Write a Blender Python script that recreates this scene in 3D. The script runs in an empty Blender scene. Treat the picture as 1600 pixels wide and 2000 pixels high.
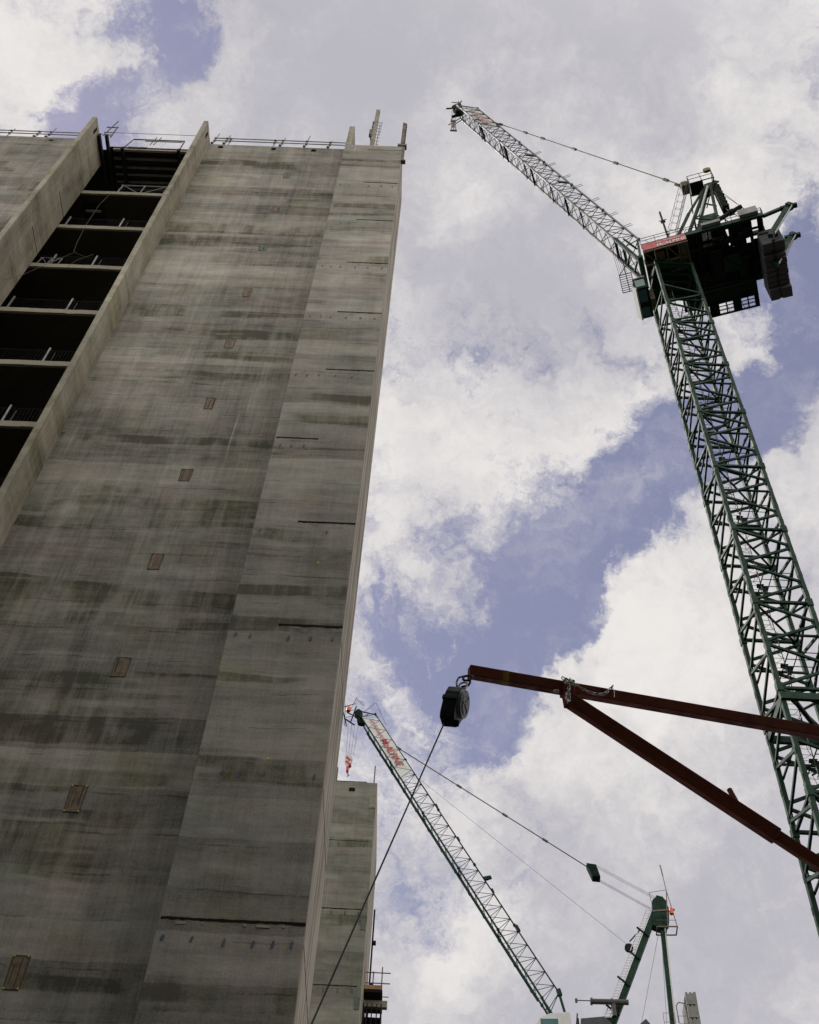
import bpy, math, random
from mathutils import Vector, Matrix
random.seed(7)
S = bpy.context.scene
COL = S.collection
R = math.radians

# ------------------------------------------------------------------ camera
cam_d = bpy.data.cameras.new('camera'); cam = bpy.data.objects.new('camera', cam_d); COL.objects.link(cam)
cam.matrix_world = Matrix(((0.99898, -0.04237, 0.01548, 0.0),
                           (-0.0247, -0.80099, -0.59817, 0.0),
                           (0.03775, 0.59718, -0.80122, 1.6),
                           (0, 0, 0, 1)))
cam_d.sensor_fit = 'HORIZONTAL'; cam_d.sensor_width = 36.0; cam_d.lens = 36.0 * 2250 / 1600
cam_d.clip_start = 0.05; cam_d.clip_end = 6000
S.camera = cam
S.view_settings.view_transform = 'Standard'; S.view_settings.look = 'None'
S.view_settings.gamma = 1.0; S.view_settings.exposure = 0.0

# ------------------------------------------------------------------ sun and sky
SUN = Vector((-0.60, 0.42, 0.68)).normalized()
sd = bpy.data.lights.new('sun', 'SUN'); sun = bpy.data.objects.new('sun', sd); COL.objects.link(sun)
sd.energy = 3.0; sd.angle = R(0.6); sd.color = (1.0, 0.95, 0.87)
sun.rotation_euler = SUN.to_track_quat('Z', 'Y').to_euler(); sun.location = (-60, 40, 120)
# cloud masses: direction on the sky, angular radius, weight
CLOUD_MASS= [(-0.237, 0.257, 0.937, 0.038, -1.0), (-0.29, 0.288, 0.913, 0.037, -1.6), (-0.254, 0.225, 0.941, 0.021, -0.6), (-0.219, 0.251, 0.943, 0.024, -0.5), (-0.292, 0.266, 0.919, 0.023, -0.4), (0.004, 0.359, 0.933, 0.03, -0.45), (0.138, 0.587, 0.798, 0.081, -1.1), (0.183, 0.546, 0.818, 0.071, -1.1), (0.222, 0.504, 0.835, 0.062, -1.0), (0.278, 0.45, 0.849, 0.07, -1.2), (0.303, 0.402, 0.864, 0.042, -0.8), (0.286, 0.353, 0.891, 0.023, -0.4), (0.259, 0.519, 0.814, 0.044, -0.9), (0.089, 0.641, 0.762, 0.07, -1.0), (0.051, 0.683, 0.728, 0.074, -0.95), (-0.006, 0.686, 0.728, 0.049, -0.5), (0.02, 0.6, 0.799, 0.031, -0.75), (0.112, 0.678, 0.727, 0.048, -0.9), (0.079, 0.709, 0.701, 0.048, -0.7), (-0.025, 0.729, 0.684, 0.039, -0.55), (0.075, 0.733, 0.676, 0.043, -0.8), (0.041, 0.75, 0.66, 0.03, -0.4), (0.046, 0.496, 0.867, 0.026, -0.4), (0.129, 0.447, 0.885, 0.038, -0.6), (0.075, 0.479, 0.875, 0.03, -0.4), (-0.043, 0.667, 0.744, 0.027, -0.4), (0.164, 0.451, 0.877, 0.025, -0.5), (-0.001, 0.83, 0.558, 0.038, -0.5), (0.059, 0.842, 0.536, 0.037, -0.45), (0.061, 0.806, 0.589, 0.025, -0.45), (-0.017, 0.79, 0.613, 0.034, -0.4), (0.091, 0.813, 0.576, 0.025, -0.3), (0.033, 0.828, 0.559, 0.033, -0.3), (0.117, 0.524, 0.844, 0.052, 1.0), (0.111, 0.565, 0.818, 0.035, 0.7), (0.026, 0.546, 0.838, 0.07, 0.7), (-0.015, 0.612, 0.79, 0.04, 0.4), (0.199, 0.473, 0.858, 0.025, 0.7), (0.245, 0.441, 0.864, 0.026, 1.1), (0.285, 0.489, 0.824, 0.012, 0.7), (0.318, 0.525, 0.79, 0.046, 1.1), (0.311, 0.477, 0.822, 0.02, 0.7), (0.229, 0.628, 0.744, 0.074, 1.1), (0.189, 0.668, 0.72, 0.063, 1.0), (0.143, 0.711, 0.688, 0.038, 0.7), (0.246, 0.727, 0.641, 0.162, 0.9), (0.164, 0.837, 0.521, 0.163, 0.7), (0.014, 0.852, 0.523, 0.049, 0.5), (-0.008, 0.72, 0.694, 0.024, 0.7), (0.047, 0.724, 0.688, 0.026, 0.7), (-0.054, 0.696, 0.716, 0.029, 0.8), (0.031, 0.638, 0.769, 0.04, 0.6), (0.01, 0.666, 0.746, 0.027, 0.4), (0.021, 0.768, 0.64, 0.039, 0.5), (0.069, 0.608, 0.791, 0.026, 0.7), (0.058, 0.643, 0.763, 0.033, 0.65), (0.024, 0.675, 0.737, 0.026, 0.5), (0.049, 0.719, 0.693, 0.031, 0.4), (-0.305, 0.296, 0.905, 0.023, -0.7), (0.011, 0.249, 0.968, 0.208, 0.9), (-0.321, 0.254, 0.913, 0.05, 1.0), (-0.255, 0.279, 0.926, 0.018, 0.5), (0.142, 0.343, 0.928, 0.16, 0.9)]
CLOUD_GLOW=[(-0.324, 0.25, 0.912, 0.089, 0.68), (0.118, 0.535, 0.836, 0.073, 0.75), (0.028, 0.343, 0.939, 0.055, 0.6), (0.204, 0.629, 0.75, 0.091, 0.75), (0.243, 0.344, 0.907, 0.078, 0.68), (0.185, 0.711, 0.679, 0.107, 0.52), (0.025, 0.842, 0.539, 0.05, 0.68), (-0.026, 0.562, 0.827, 0.089, 0.52), (0.226, 0.717, 0.659, 0.119, 0.38), (0.134, 0.344, 0.929, 0.054, 0.45), (0.008, 0.765, 0.643, 0.069, 0.52), (0.315, 0.539, 0.781, 0.047, 0.6), (0.249, 0.44, 0.863, 0.024, 0.45), (-0.092, 0.266, 0.96, 0.124, -0.5), (0.152, 0.242, 0.958, 0.116, -0.5), (0.083, 0.397, 0.914, 0.076, -0.4), (0.264, 0.761, 0.592, 0.077, -0.5), (0.184, 0.824, 0.536, 0.098, -0.5), (0.065, 0.453, 0.889, 0.065, -0.2), (0.254, 0.284, 0.925, 0.075, -0.2)]

W = bpy.data.worlds.new('World'); S.world = W; W.use_nodes = True
W.cycles.sampling_method = 'MANUAL'; W.cycles.sample_map_resolution = 512

class NT:
    def __init__(s, tree): s.t = tree; s.n = tree.nodes; s.l = tree.links
    def put(s, inp, v):
        if hasattr(v, 'is_output') or isinstance(v, bpy.types.NodeSocket): s.l.new(v, inp)
        elif v is not None: inp.default_value = v
    def math(s, op, a, b=None, c=None, clamp=False):
        n = s.n.new('ShaderNodeMath'); n.operation = op; n.use_clamp = clamp
        s.put(n.inputs[0], a); s.put(n.inputs[1], b); s.put(n.inputs[2], c); return n.outputs[0]
    def vec(s, op, a, b=None, c=None):
        n = s.n.new('ShaderNodeVectorMath'); n.operation = op
        s.put(n.inputs[0], a); s.put(n.inputs[1], b)
        if c is not None: s.put(n.inputs[2], c)
        return n.outputs['Value'] if op in ('DISTANCE', 'DOT_PRODUCT', 'LENGTH') else n.outputs[0]
    def scale(s, a, k):
        n = s.n.new('ShaderNodeVectorMath'); n.operation = 'SCALE'; s.put(n.inputs[0], a); s.put(n.inputs['Scale'], k); return n.outputs[0]
    def noise(s, v, scale, detail=4, rough=.5, col=False, dist=0, dim='3D'):
        n = s.n.new('ShaderNodeTexNoise'); n.noise_dimensions = dim
        if dim == '1D': s.put(n.inputs['W'], v)
        else: s.put(n.inputs['Vector'], v)
        n.inputs['Scale'].default_value = scale; n.inputs['Detail'].default_value = detail
        n.inputs['Roughness'].default_value = rough; n.inputs['Distortion'].default_value = dist
        return n.outputs['Color' if col else 'Fac']
    def maprange(s, v, a, b, c=0., d=1., smooth=True):
        n = s.n.new('ShaderNodeMapRange'); n.interpolation_type = 'SMOOTHSTEP' if smooth else 'LINEAR'
        s.put(n.inputs[0], v)
        for i, q in zip((1, 2, 3, 4), (a, b, c, d)): s.put(n.inputs[i], q)
        return n.outputs[0]
    def mix(s, f, a, b, mode='MIX'):
        n = s.n.new('ShaderNodeMix'); n.data_type = 'RGBA'; n.blend_type = mode
        s.put(n.inputs[0], f); s.put(n.inputs[6], a); s.put(n.inputs[7], b); return n.outputs[2]
    def comb(s, x, y, z):
        n = s.n.new('ShaderNodeCombineXYZ'); s.put(n.inputs[0], x); s.put(n.inputs[1], y); s.put(n.inputs[2], z); return n.outputs[0]
    def sep(s, v):
        n = s.n.new('ShaderNodeSeparateXYZ'); s.put(n.inputs[0], v); return n.outputs

def build_world():
    t = W.node_tree; t.nodes.clear(); k = NT(t)
    tc = t.nodes.new('ShaderNodeTexCoord'); d0 = k.vec('NORMALIZE', tc.outputs['Generated'])
    # ragged edges: the direction is disturbed by turbulence before the cloud masses are looked up
    w1 = k.vec('SUBTRACT', k.noise(d0, 7.0, 5, .6, col=True), (.5, .5, .5))
    w2 = k.vec('SUBTRACT', k.noise(d0, 22.0, 6, .65, col=True), (.5, .5, .5))
    d = k.vec('ADD', k.vec('ADD', d0, k.scale(w1, .16)), k.scale(w2, .085))
    def field(L, base):
        acc = base
        for x, y, z, r, a in L:
            dist = k.vec('DISTANCE', d, (x, y, z))
            m = k.maprange(dist, r * 1.6, 0.0, 0, a * .92)
            acc = k.math('ADD', acc, m)
        return acc
    f1 = k.noise(d0, 5.0, 8, .6); f2 = k.noise(d, 15.0, 10, .68); f3 = k.noise(d, 48.0, 8, .7, dist=.6)
    f = k.math('ADD', k.math('MULTIPLY', k.math('SUBTRACT', f1, .5), 1.2), k.math('MULTIPLY', k.math('SUBTRACT', f2, .5), 2.1)); f = k.math('ADD', f, k.math('MULTIPLY', k.math('SUBTRACT', f3, .5), 1.5))
    dens = k.math('ADD', field(CLOUD_MASS, .42), f)
    cover = k.maprange(dens, -.40, .72)
    veil = k.maprange(k.noise(k.vec('MULTIPLY', d, (1., 1., 1.6)), 6.0, 9, .66), .46, .74, 0, .42)
    cover = k.math('SUBTRACT', 1.0, k.math('MULTIPLY', k.math('SUBTRACT', 1.0, cover), k.math('SUBTRACT', 1.0, veil)))
    g = k.math('ADD', k.math('MULTIPLY', k.math('SUBTRACT', k.noise(d0, 6.5, 8, .6), .5), 1.9),
               k.math('MULTIPLY', k.math('SUBTRACT', f2, .5), 2.0))
    glow = k.maprange(k.math('ADD', field(CLOUD_GLOW, .12), g), -.55, 1.25)
    ccol = k.mix(glow, (.49, .48, .53, 1), (.85, .815, .79, 1))
    # unseen clouds behind the viewpoint get added brightness to light the tower front
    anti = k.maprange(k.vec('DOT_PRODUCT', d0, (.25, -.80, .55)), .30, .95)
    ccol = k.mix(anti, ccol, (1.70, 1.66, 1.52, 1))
    sky = t.nodes.new('ShaderNodeTexSky'); sky.sky_type = 'NISHITA'; sky.sun_disc = False
    sky.sun_elevation = math.asin(SUN.z); sky.sun_rotation = math.atan2(SUN.x, SUN.y)
    sky.air_density = 1.0; sky.dust_density = 1.5; sky.ozone_density = 1.0
    # thin high veil over the blue
    b1 = t.nodes.new('ShaderNodeBackground'); k.put(b1.inputs[0], k.mix(1.0, sky.outputs[0], (1.05, .92, 1.0, 1), 'MULTIPLY')); b1.inputs[1].default_value = .09
    bv = t.nodes.new('ShaderNodeBackground'); bv.inputs[0].default_value = (.355, .365, .535, 1); bv.inputs[1].default_value = 1
    mv = t.nodes.new('ShaderNodeMixShader'); mv.inputs[0].default_value = .5
    t.links.new(b1.outputs[0], mv.inputs[1]); t.links.new(bv.outputs[0], mv.inputs[2])
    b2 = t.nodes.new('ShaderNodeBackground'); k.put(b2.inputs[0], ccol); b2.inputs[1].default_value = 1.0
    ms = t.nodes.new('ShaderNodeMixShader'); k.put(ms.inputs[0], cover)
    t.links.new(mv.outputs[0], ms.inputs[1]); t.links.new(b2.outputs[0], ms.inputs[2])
    o = t.nodes.new('ShaderNodeOutputWorld'); t.links.new(ms.outputs[0], o.inputs[0])
build_world()

# ------------------------------------------------------------------ materials
def new_mat(name):
    m = bpy.data.materials.new(name); m.use_nodes = True
    b = m.node_tree.nodes['Principled BSDF']; return m, NT(m.node_tree), b

def pos_node(k):
    g = k.n.new('ShaderNodeNewGeometry'); return g.outputs['Position']

def concrete(name, dark, light, band=1.0, streak=1.0, warm=0.0, seed=0.0, side=False, lift=3.44, z0=11.97):
    m, k, b = new_mat(name)
    P = pos_node(k); x, y, z = k.sep(P)
    u = k.math('MULTIPLY_ADD', y, 1.31, x); u = k.math('ADD', u, seed)
    U = lambda su, sz, off=0.0: k.comb(k.math('MULTIPLY', u, su), off + seed, k.math('MULTIPLY', z, sz))
    wob = k.math('SUBTRACT', k.noise(U(.45, .5), 1, 4, .6), .5)
    wob2 = k.math('SUBTRACT', k.noise(U(2.2, 1.0, 3.), 1, 4, .6), .5)
    zw = k.math('ADD', z, k.math('ADD', k.math('MULTIPLY', wob, .26), k.math('MULTIPLY', wob2, .08)))
    def band_rand(period, off):
        n = k.n.new('ShaderNodeTexWhiteNoise'); n.noise_dimensions = '1D'
        q = k.math('FLOOR', k.math('DIVIDE', k.math('ADD', zw, off), period)); k.put(n.inputs['W'], k.math('ADD', q, seed * 3.1 + off))
        return n.outputs['Value']
    val = .46
    # pours: every few decimetres of another tone, with a stained lower edge
    r1 = band_rand(.86, .3); r2 = band_rand(.37, .1)
    smooth = k.noise(k.comb(k.math('MULTIPLY', u, .12), seed, k.math('MULTIPLY', zw, 1.5)), 1, 9, .72)
    acc = k.math('MULTIPLY_ADD', k.math('SUBTRACT', r1, .5), .24 * band, val)
    acc = k.math('MULTIPLY_ADD', k.math('SUBTRACT', r2, .5), .09 * band, acc)
    acc = k.math('MULTIPLY_ADD', k.math('SUBTRACT', smooth, .5), .60 * band, acc)
    patch = k.maprange(k.noise(U(.42, .20, 7.), 1, 4, .6), .43, .56)
    edge = k.noise(k.comb(k.math('MULTIPLY', u, .05), seed + 3.0, k.math('MULTIPLY', zw, .95)), 1, 3, .55)
    stain = k.math('MULTIPLY', k.maprange(edge, .535, .575), patch)
    stain = k.math('MULTIPLY', stain, k.maprange(k.noise(U(5.0, .5, 71.), 1, 4, .65), .30, .66, .55, 1.25))
    acc = k.math('MULTIPLY_ADD', stain, -.26 * band, acc)
    pale = k.math('MULTIPLY', k.maprange(edge, .44, .40), k.maprange(k.noise(U(.5, .3, 77.), 1, 4, .6), .45, .62))
    acc = k.math('MULTIPLY_ADD', pale, .12 * band, acc)
    fine = k.noise(k.comb(k.math('MULTIPLY', u, .9), seed + 9.0, k.math('MULTIPLY', zw, 8.0)), 1, 6, .7)
    acc = k.math('MULTIPLY_ADD', k.math('SUBTRACT', fine, .5), .34 * band, acc)
    # thin dark lap lines
    f3 = k.math('FRACT', k.math('DIVIDE', zw, .86)); ln = k.math('MULTIPLY', k.maprange(k.math('ABSOLUTE', k.math('SUBTRACT', f3, .5)), .030, .008), k.maprange(k.noise(U(.7, .6, 11.), 1, 6, .7), .46, .58))
    acc = k.math('MULTIPLY_ADD', ln, -.22 * band, acc)
    # broad blotches
    acc = k.math('MULTIPLY_ADD', k.math('SUBTRACT', k.noise(U(.35, .30, 2.), 1, 6, .65), .5), .75, acc)
    acc = k.math('MULTIPLY_ADD', k.math('SUBTRACT', k.noise(U(1.0, 2.3, 21.), 1, 8, .7), .5), .62, acc)
    # vertical grain and runs
    acc = k.math('MULTIPLY_ADD', k.math('SUBTRACT', k.noise(U(20., 1.6, 5.), 1, 4, .7), .5), .26 * streak, acc)
    acc = k.math('MULTIPLY_ADD', k.math('SUBTRACT', k.noise(U(5.5, .22, 9.), 1, 7, .72), .5), .36 * streak, acc)
    acc = k.math('MULTIPLY_ADD', k.math('SUBTRACT', k.noise(U(1.1, .035, 19.), 1, 4, .6), .5), .42 * streak, acc)
    drip = k.math('MULTIPLY', k.maprange(k.noise(U(9.0, .16, 13.), 1, 3, .5), .66, .76), k.maprange(k.noise(U(.5, .25, 15.), 1, 3, .5), .45, .6))
    acc = k.math('MULTIPLY_ADD', drip, .26 * streak, acc)
    acc = k.math('MULTIPLY_ADD', k.math('SUBTRACT', k.noise(U(26., 22., 81.), 1, 4, .7), .5), .50, acc)
    # pits
    acc = k.math('MULTIPLY_ADD', k.maprange(k.noise(U(9., 9., 31.), 1, 2, .5), .72, .80), -.14, acc)
    fac = k.maprange(acc, 0.10, .90, 0, 1, smooth=False)
    base = k.mix(fac, dark, light)
    base = k.mix(k.math('MULTIPLY', stain, .55), base, (.86, .90, .66, 1), 'MULTIPLY')
    gt = k.maprange(k.noise(U(.5, .6, 41.), 1, 5, .6), .50, .70, 0, .7)
    base = k.mix(gt, base, (.90, .90, .72, 1), 'MULTIPLY')
    gg = k.maprange(k.noise(U(.3, .5, 51.), 1, 5, .6), .50, .72, 0, .75)
    base = k.mix(gg, base, (.78, .88, .84, 1), 'MULTIPLY')
    pk = k.maprange(k.noise(U(.4, .9, 61.), 1, 5, .6), .48, .72, 0, .8)
    base = k.mix(pk, base, (1.08, .96, .96, 1), 'MULTIPLY')
    k.put(b.inputs['Base Color'], base)
    b.inputs['Roughness'].default_value = .88; b.inputs['Specular IOR Level'].default_value = .25
    bp = k.n.new('ShaderNodeBump'); bp.inputs['Strength'].default_value = .35; bp.inputs['Distance'].default_value = .02
    k.put(bp.inputs['Height'], acc); k.put(b.inputs['Normal'], bp.outputs[0])
    return m

def plank_concrete(name):   # board marked flank: long vertical planks of several tones
    m, k, b = new_mat(name)
    P = pos_node(k); x, y, z = k.sep(P); u = k.math('ADD', x, y)
    V = lambda a, c, o: k.comb(k.math('MULTIPLY', u, a), o, k.math('MULTIPLY', z, c))
    n1 = k.noise(V(5.0, .06, 0.), 1, 3, .6); n2 = k.noise(V(14., .12, 4.), 1, 3, .6); n3 = k.noise(V(1.0, .5, 8.), 1, 5, .6)
    a = k.math('ADD', k.math('MULTIPLY', n1, .6), k.math('ADD', k.math('MULTIPLY', n2, .3), k.math('MULTIPLY', n3, .35)))
    c = k.mix(k.maprange(a, .50, .76), (.20, .165, .12, 1), (.56, .49, .39, 1))
    g = k.maprange(k.noise(V(3.2, .09, 17.), 1, 4, .6), .56, .68, 0, .7)
    c = k.mix(g, c, (.20, .27, .19, 1)); g = k.maprange(k.noise(V(4.2, .07, 27.), 1, 4, .6), .60, .72, 0, .5)
    c = k.mix(g, c, (.34, .25, .18, 1))
    k.put(b.inputs['Base Color'], c); b.inputs['Roughness'].default_value = .85
    return m

def paint(name, col, rough=.45, dirt=.35, dirtcol=(.03, .025, .02, 1), metal=0.0, scale=3.0, spec=.5, rust=0.0):
    m, k, b = new_mat(name); P = pos_node(k)
    n = k.noise(P, scale, 6, .65); n2 = k.noise(P, scale * .3, 4, .6)
    c = k.mix(k.maprange(n, .42, .75, 0, dirt), col, dirtcol)
    lite = (min(1, col[0] * 1.4 + .002), min(1, col[1] * 1.35 + .002), min(1, col[2] * 1.35 + .002), 1)
    c = k.mix(k.maprange(n2, .5, .75, 0, .45), c, lite)
    if rust: c = k.mix(k.maprange(k.noise(P, scale * 2.2, 6, .7), .60, .68, 0, rust), c, (.16, .06, .025, 1))
    k.put(b.inputs['Base Color'], c)
    b.inputs['Roughness'].default_value = rough; b.inputs['Metallic'].default_value = metal
    b.inputs['Specular IOR Level'].default_value = spec
    k.put(b.inputs['Roughness'], k.maprange(n, .3, .7, rough - .1, min(1, rough + .2)))
    return m

M = {}
M['wall'] = concrete('recessed_wall_concrete', (.098, .090, .075, 1), (.52, .478, .42, 1), 1.0, 1.4)
M['pier'] = concrete('pier_concrete', (.115, .105, .088, 1), (.53, .488, .43, 1), 1.0, .8, seed=5.0)
M['fin'] = concrete('fin_concrete', (.13, .118, .085, 1), (.62, .555, .455, 1), .45, 1.5, seed=11.0)
M['flank'] = plank_concrete('board_marked_concrete')
M['far_wall'] = concrete('rear_tower_concrete', (.10, .098, .075, 1), (.44, .42, .365, 1), .9, .8, seed=23.0, z0=27.7, lift=3.65)
M['slab'] = concrete('slab_edge_concrete', (.22, .20, .155, 1), (.50, .45, .375, 1), .2, .6, seed=31.0)
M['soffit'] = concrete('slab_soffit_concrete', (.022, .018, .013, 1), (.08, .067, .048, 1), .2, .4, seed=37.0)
M['void'] = paint('dark_shuttering', (.02, .02, .02, 1), .9, .4, spec=.1)
M['crack'] = paint('open_joint', (.018, .017, .014, 1), .95, .3, spec=.05)
M['blue_mark'] = paint('blue_chalk_hole', (.07, .12, .17, 1), .8, .5, scale=12)
M['grey_mark'] = paint('grey_tie_hole', (.12, .12, .11, 1), .8, .5, scale=12)
M['rust'] = paint('rusty_plate', (.21, .15, .10, 1), .85, .9, (.09, .07, .05, 1), scale=9)
M['plate_rim'] = paint('plate_rim', (.10, .08, .06, 1), .85, .8, scale=9)
M['greenplate'] = paint('green_plate', (.14, .17, .14, 1), .8, .8, (.08, .10, .08, 1), scale=11)
M['lime'] = paint('lime_spray_mark', (.55, .62, .06, 1), .8, .2, scale=9)
M['scaffold'] = paint('galvanised_tube', (.30, .29, .28, 1), .5, .5, (.14, .08, .05, 1), metal=.4, scale=4)
M['rusttube'] = paint('rusty_tube', (.16, .12, .10, 1), .7, .6, (.10, .045, .02, 1), scale=5)
M['bluemesh'] = paint('blue_mesh', (.008, .02, .04, 1), .6, .3, scale=5)
M['timber'] = paint('scaffold_board', (.36, .22, .11, 1), .8, .4, scale=4)
M['formwork'] = paint('form_panel', (.30, .27, .22, 1), .75, .6, (.10, .08, .06, 1), scale=4)
M['green'] = paint('crane_green_paint', (.004, .032, .016, 1), .55, .55, (.008, .016, .010, 1), scale=1.6, spec=.2)
M['darkgreen'] = paint('crane_deck_green', (.004, .018, .010, 1), .7, .5, (.006, .008, .006, 1), scale=1.6, spec=.15)
M['jib'] = paint('pale_jib_paint', (.13, .135, .125, 1), .55, .5, (.08, .10, .08, 1), scale=1.2)
M['lacing'] = paint('jib_lacing_paint', (.024, .040, .032, 1), .6, .4, scale=1.5, spec=.2)
M['white'] = paint('white_panel', (.62, .62, .60, 1), .5, .25, (.35, .34, .32, 1), scale=.8)
M['red'] = paint('red_sign_paint', (.50, .045, .055, 1), .45, .15, (.25, .03, .03, 1), scale=1.5)
M['redletter'] = paint('red_lettering', (.42, .03, .035, 1), .5, .1, scale=2)
M['fadedletter'] = paint('faded_red_lettering', (.48, .30, .31, 1), .5, .2, (.5, .4, .4, 1), scale=2)
M['whiteletter'] = paint('white_lettering', (.75, .72, .70, 1), .5, .1, (.5, .45, .42, 1), scale=2)
M['grey'] = paint('grey_cast_block', (.065, .065, .072, 1), .8, .4, (.08, .08, .085, 1), scale=1.8)
M['concblock'] = paint('concrete_counterweight', (.22, .215, .20, 1), .85, .5, (.12, .12, .11, 1), scale=2)
M['steel'] = paint('steel_box', (.24, .235, .235, 1), .5, .4, scale=1.8)
M['black'] = paint('black_steel', (.010, .010, .011, 1), .7, .3, scale=3, spec=.15)
M['rope'] = paint('steel_rope', (.07, .065, .06, 1), .6, .3, scale=3)
M['brownred'] = paint('oxide_red_paint', (.31, .070, .036, 1), .6, .65, (.14, .055, .035, 1), scale=11, rust=.35, spec=.3)
M['yellowtape'] = paint('yellow_band', (.52, .30, .04, 1), .6, .6, (.20, .12, .03, 1), scale=14, spec=.2)
M['hemp'] = paint('dirty_cable', (.17, .145, .09, 1), .8, .4, scale=6)
M['joist'] = paint('steel_joist', (.10, .10, .10, 1), .6, .4, scale=3)
M['chain'] = paint('galvanised_chain', (.62, .60, .54, 1), .38, .4, (.12, .10, .08, 1), metal=.7, scale=30)
M['casing'] = paint('black_casing', (.007, .012, .012, 1), .45, .4, (.02, .02, .018, 1), scale=14, spec=.3)
M['cover'] = paint('grey_cover', (.26, .25, .26, 1), .5, .6, (.12, .11, .11, 1), scale=16)
M['orange'] = paint('orange_lamp', (.80, .12, .05, 1), .35, .1, scale=8)
M['yellowdrum'] = paint('ochre_drum', (.20, .14, .05, 1), .55, .5, scale=6)
M['brownbox'] = paint('brown_cabin_side', (.10, .085, .05, 1), .7, .4, scale=3)
def glass():
    m, k, b = new_mat('cab_glass'); n = k.noise(pos_node(k), 2.0, 3)
    k.put(b.inputs['Base Color'], k.mix(n, (.01, .06, .07, 1), (.02, .14, .15, 1))); b.inputs['Roughness'].default_value = .08; return m
M['glass'] = glass()
def ground_mat():
    m, k, b = new_mat('site_ground'); P = pos_node(k)
    c = k.mix(k.noise(P, .4, 8, .65), (.022, .019, .015, 1), (.065, .056, .045, 1))
    k.put(b.inputs['Base Color'], c); b.inputs['Roughness'].default_value = .95; return m
M['ground'] = ground_mat()

# ------------------------------------------------------------------ mesh helpers
class MB:
    def __init__(s): s.v = []; s.f = []
    def hexa(s, c):
        n = len(s.v); s.v += [tuple(p) for p in c]
        s.f += [tuple(n + i for i in q) for q in ((0, 3, 2, 1), (4, 5, 6, 7), (0, 1, 5, 4), (1, 2, 6, 5), (2, 3, 7, 6), (3, 0, 4, 7))]; return s
    def box(s, x0, x1, y0, y1, z0, z1, fn=None):
        c = [(x0, y0, z0), (x1, y0, z0), (x1, y1, z0), (x0, y1, z0), (x0, y0, z1), (x1, y0, z1), (x1, y1, z1), (x0, y1, z1)]
        if fn: c = [fn(*p) for p in c]
        return s.hexa(c)
    def bar(s, p, q, w, h=None, up=(0, 0, 1)):
        h = h or w; p = Vector(p); q = Vector(q); d = (q - p).normalized(); up = Vector(up)
        if abs(d.dot(up)) > .97: up = Vector((1, 0, 0))
        a = d.cross(up).normalized() * (w / 2); b = a.cross(d).normalized() * (h / 2)
        return s.hexa([p - a - b, p + a - b, p + a + b, p - a + b, q - a - b, q + a - b, q + a + b, q - a + b])
    def tube(s, p, q, r, n=6, r2=None):
        p = Vector(p); q = Vector(q); d = (q - p).normalized(); r2 = r if r2 is None else r2
        up = Vector((0, 0, 1)) if abs(d.z) < .95 else Vector((1, 0, 0))
        a = d.cross(up).normalized(); b = a.cross(d); k = len(s.v)
        for c, rr in ((p, r), (q, r2)):
            for i in range(n):
                t = 2 * math.pi * i / n; s.v.append(tuple(c + (a * math.cos(t) + b * math.sin(t)) * rr))
        for i in range(n): j = (i + 1) % n; s.f.append((k + i, k + j, k + n + j, k + n + i))
        s.f.append(tuple(k + i for i in reversed(range(n)))); s.f.append(tuple(k + n + i for i in range(n))); return s
    def path(s, pts, r, n=6):
        for a, b in zip(pts, pts[1:]): s.tube(a, b, r, n)
        return s
    def quad(s, a, b, c, d, t=.01):   # thin plate with thickness t
        a, b, c, d = map(Vector, (a, b, c, d)); n = (b - a).cross(d - a).normalized() * t / 2
        return s.hexa([a - n, b - n, c - n, d - n, a + n, b + n, c + n, d + n])
    def prism(s, poly, n, t):          # polygon extruded along vector n by t
        n = Vector(n) * t; k = len(s.v); m = len(poly)
        s.v += [tuple(Vector(p)) for p in poly] + [tuple(Vector(p) + n) for p in poly]
        s.f.append(tuple(k + i for i in reversed(range(m)))); s.f.append(tuple(k + m + i for i in range(m)))
        for i in range(m): j = (i + 1) % m; s.f.append((k + i, k + j, k + m + j, k + m + i))
        return s
    def torus(s, c, ax1, ax2, R1, r, elong=0.0, n=12, m=6):
        c = Vector(c); a = Vector(ax1).normalized(); b = Vector(ax2).normalized(); w = a.cross(b); k = len(s.v)
        for i in range(n):
            t = 2 * math.pi * i / n; ce = c + a * (R1 * math.cos(t) + (elong if math.cos(t) > 0 else -elong)) + b * (R1 * math.sin(t))
            rad = a * math.cos(t) + b * math.sin(t)
            for j in range(m):
                q = 2 * math.pi * j / m; s.v.append(tuple(ce + rad * (r * math.cos(q)) + w * (r * math.sin(q))))
        for i in range(n):
            for j in range(m):
                s.f.append((k + i * m + j, k + ((i + 1) % n) * m + j, k + ((i + 1) % n) * m + (j + 1) % m, k + i * m + (j + 1) % m))
        return s
    def build(s, name, m, parent=None, bevel=0.0, smooth=False):
        org = wloc(parent) if parent else Vector((0, 0, 0))
        me = bpy.data.meshes.new(name); me.from_pydata([tuple(Vector(p) - org) for p in s.v], [], s.f); me.update()
        me.materials.append(M[m] if isinstance(m, str) else m)
        if smooth:
            for p in me.polygons: p.use_smooth = True
        o = bpy.data.objects.new(name, me); COL.objects.link(o)
        if parent: o.parent = parent
        if bevel:
            bv = o.modifiers.new('bevel', 'BEVEL'); bv.width = bevel; bv.segments = 2
        return o
def wloc(o):
    v = Vector((0, 0, 0))
    while o: v += o.location; o = o.parent
    return v
def tag(o, label=None, cat=None, group=None, kind=None):
    if label: o['label'] = label
    if cat: o['category'] = cat
    if group: o['group'] = group
    if kind: o['kind'] = kind
    return o
def thing(name, loc, label, cat, group=None):
    o = bpy.data.objects.new(name, None); COL.objects.link(o); o.location = loc; o.empty_display_size = .3
    return tag(o, label, cat, group)
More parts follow.
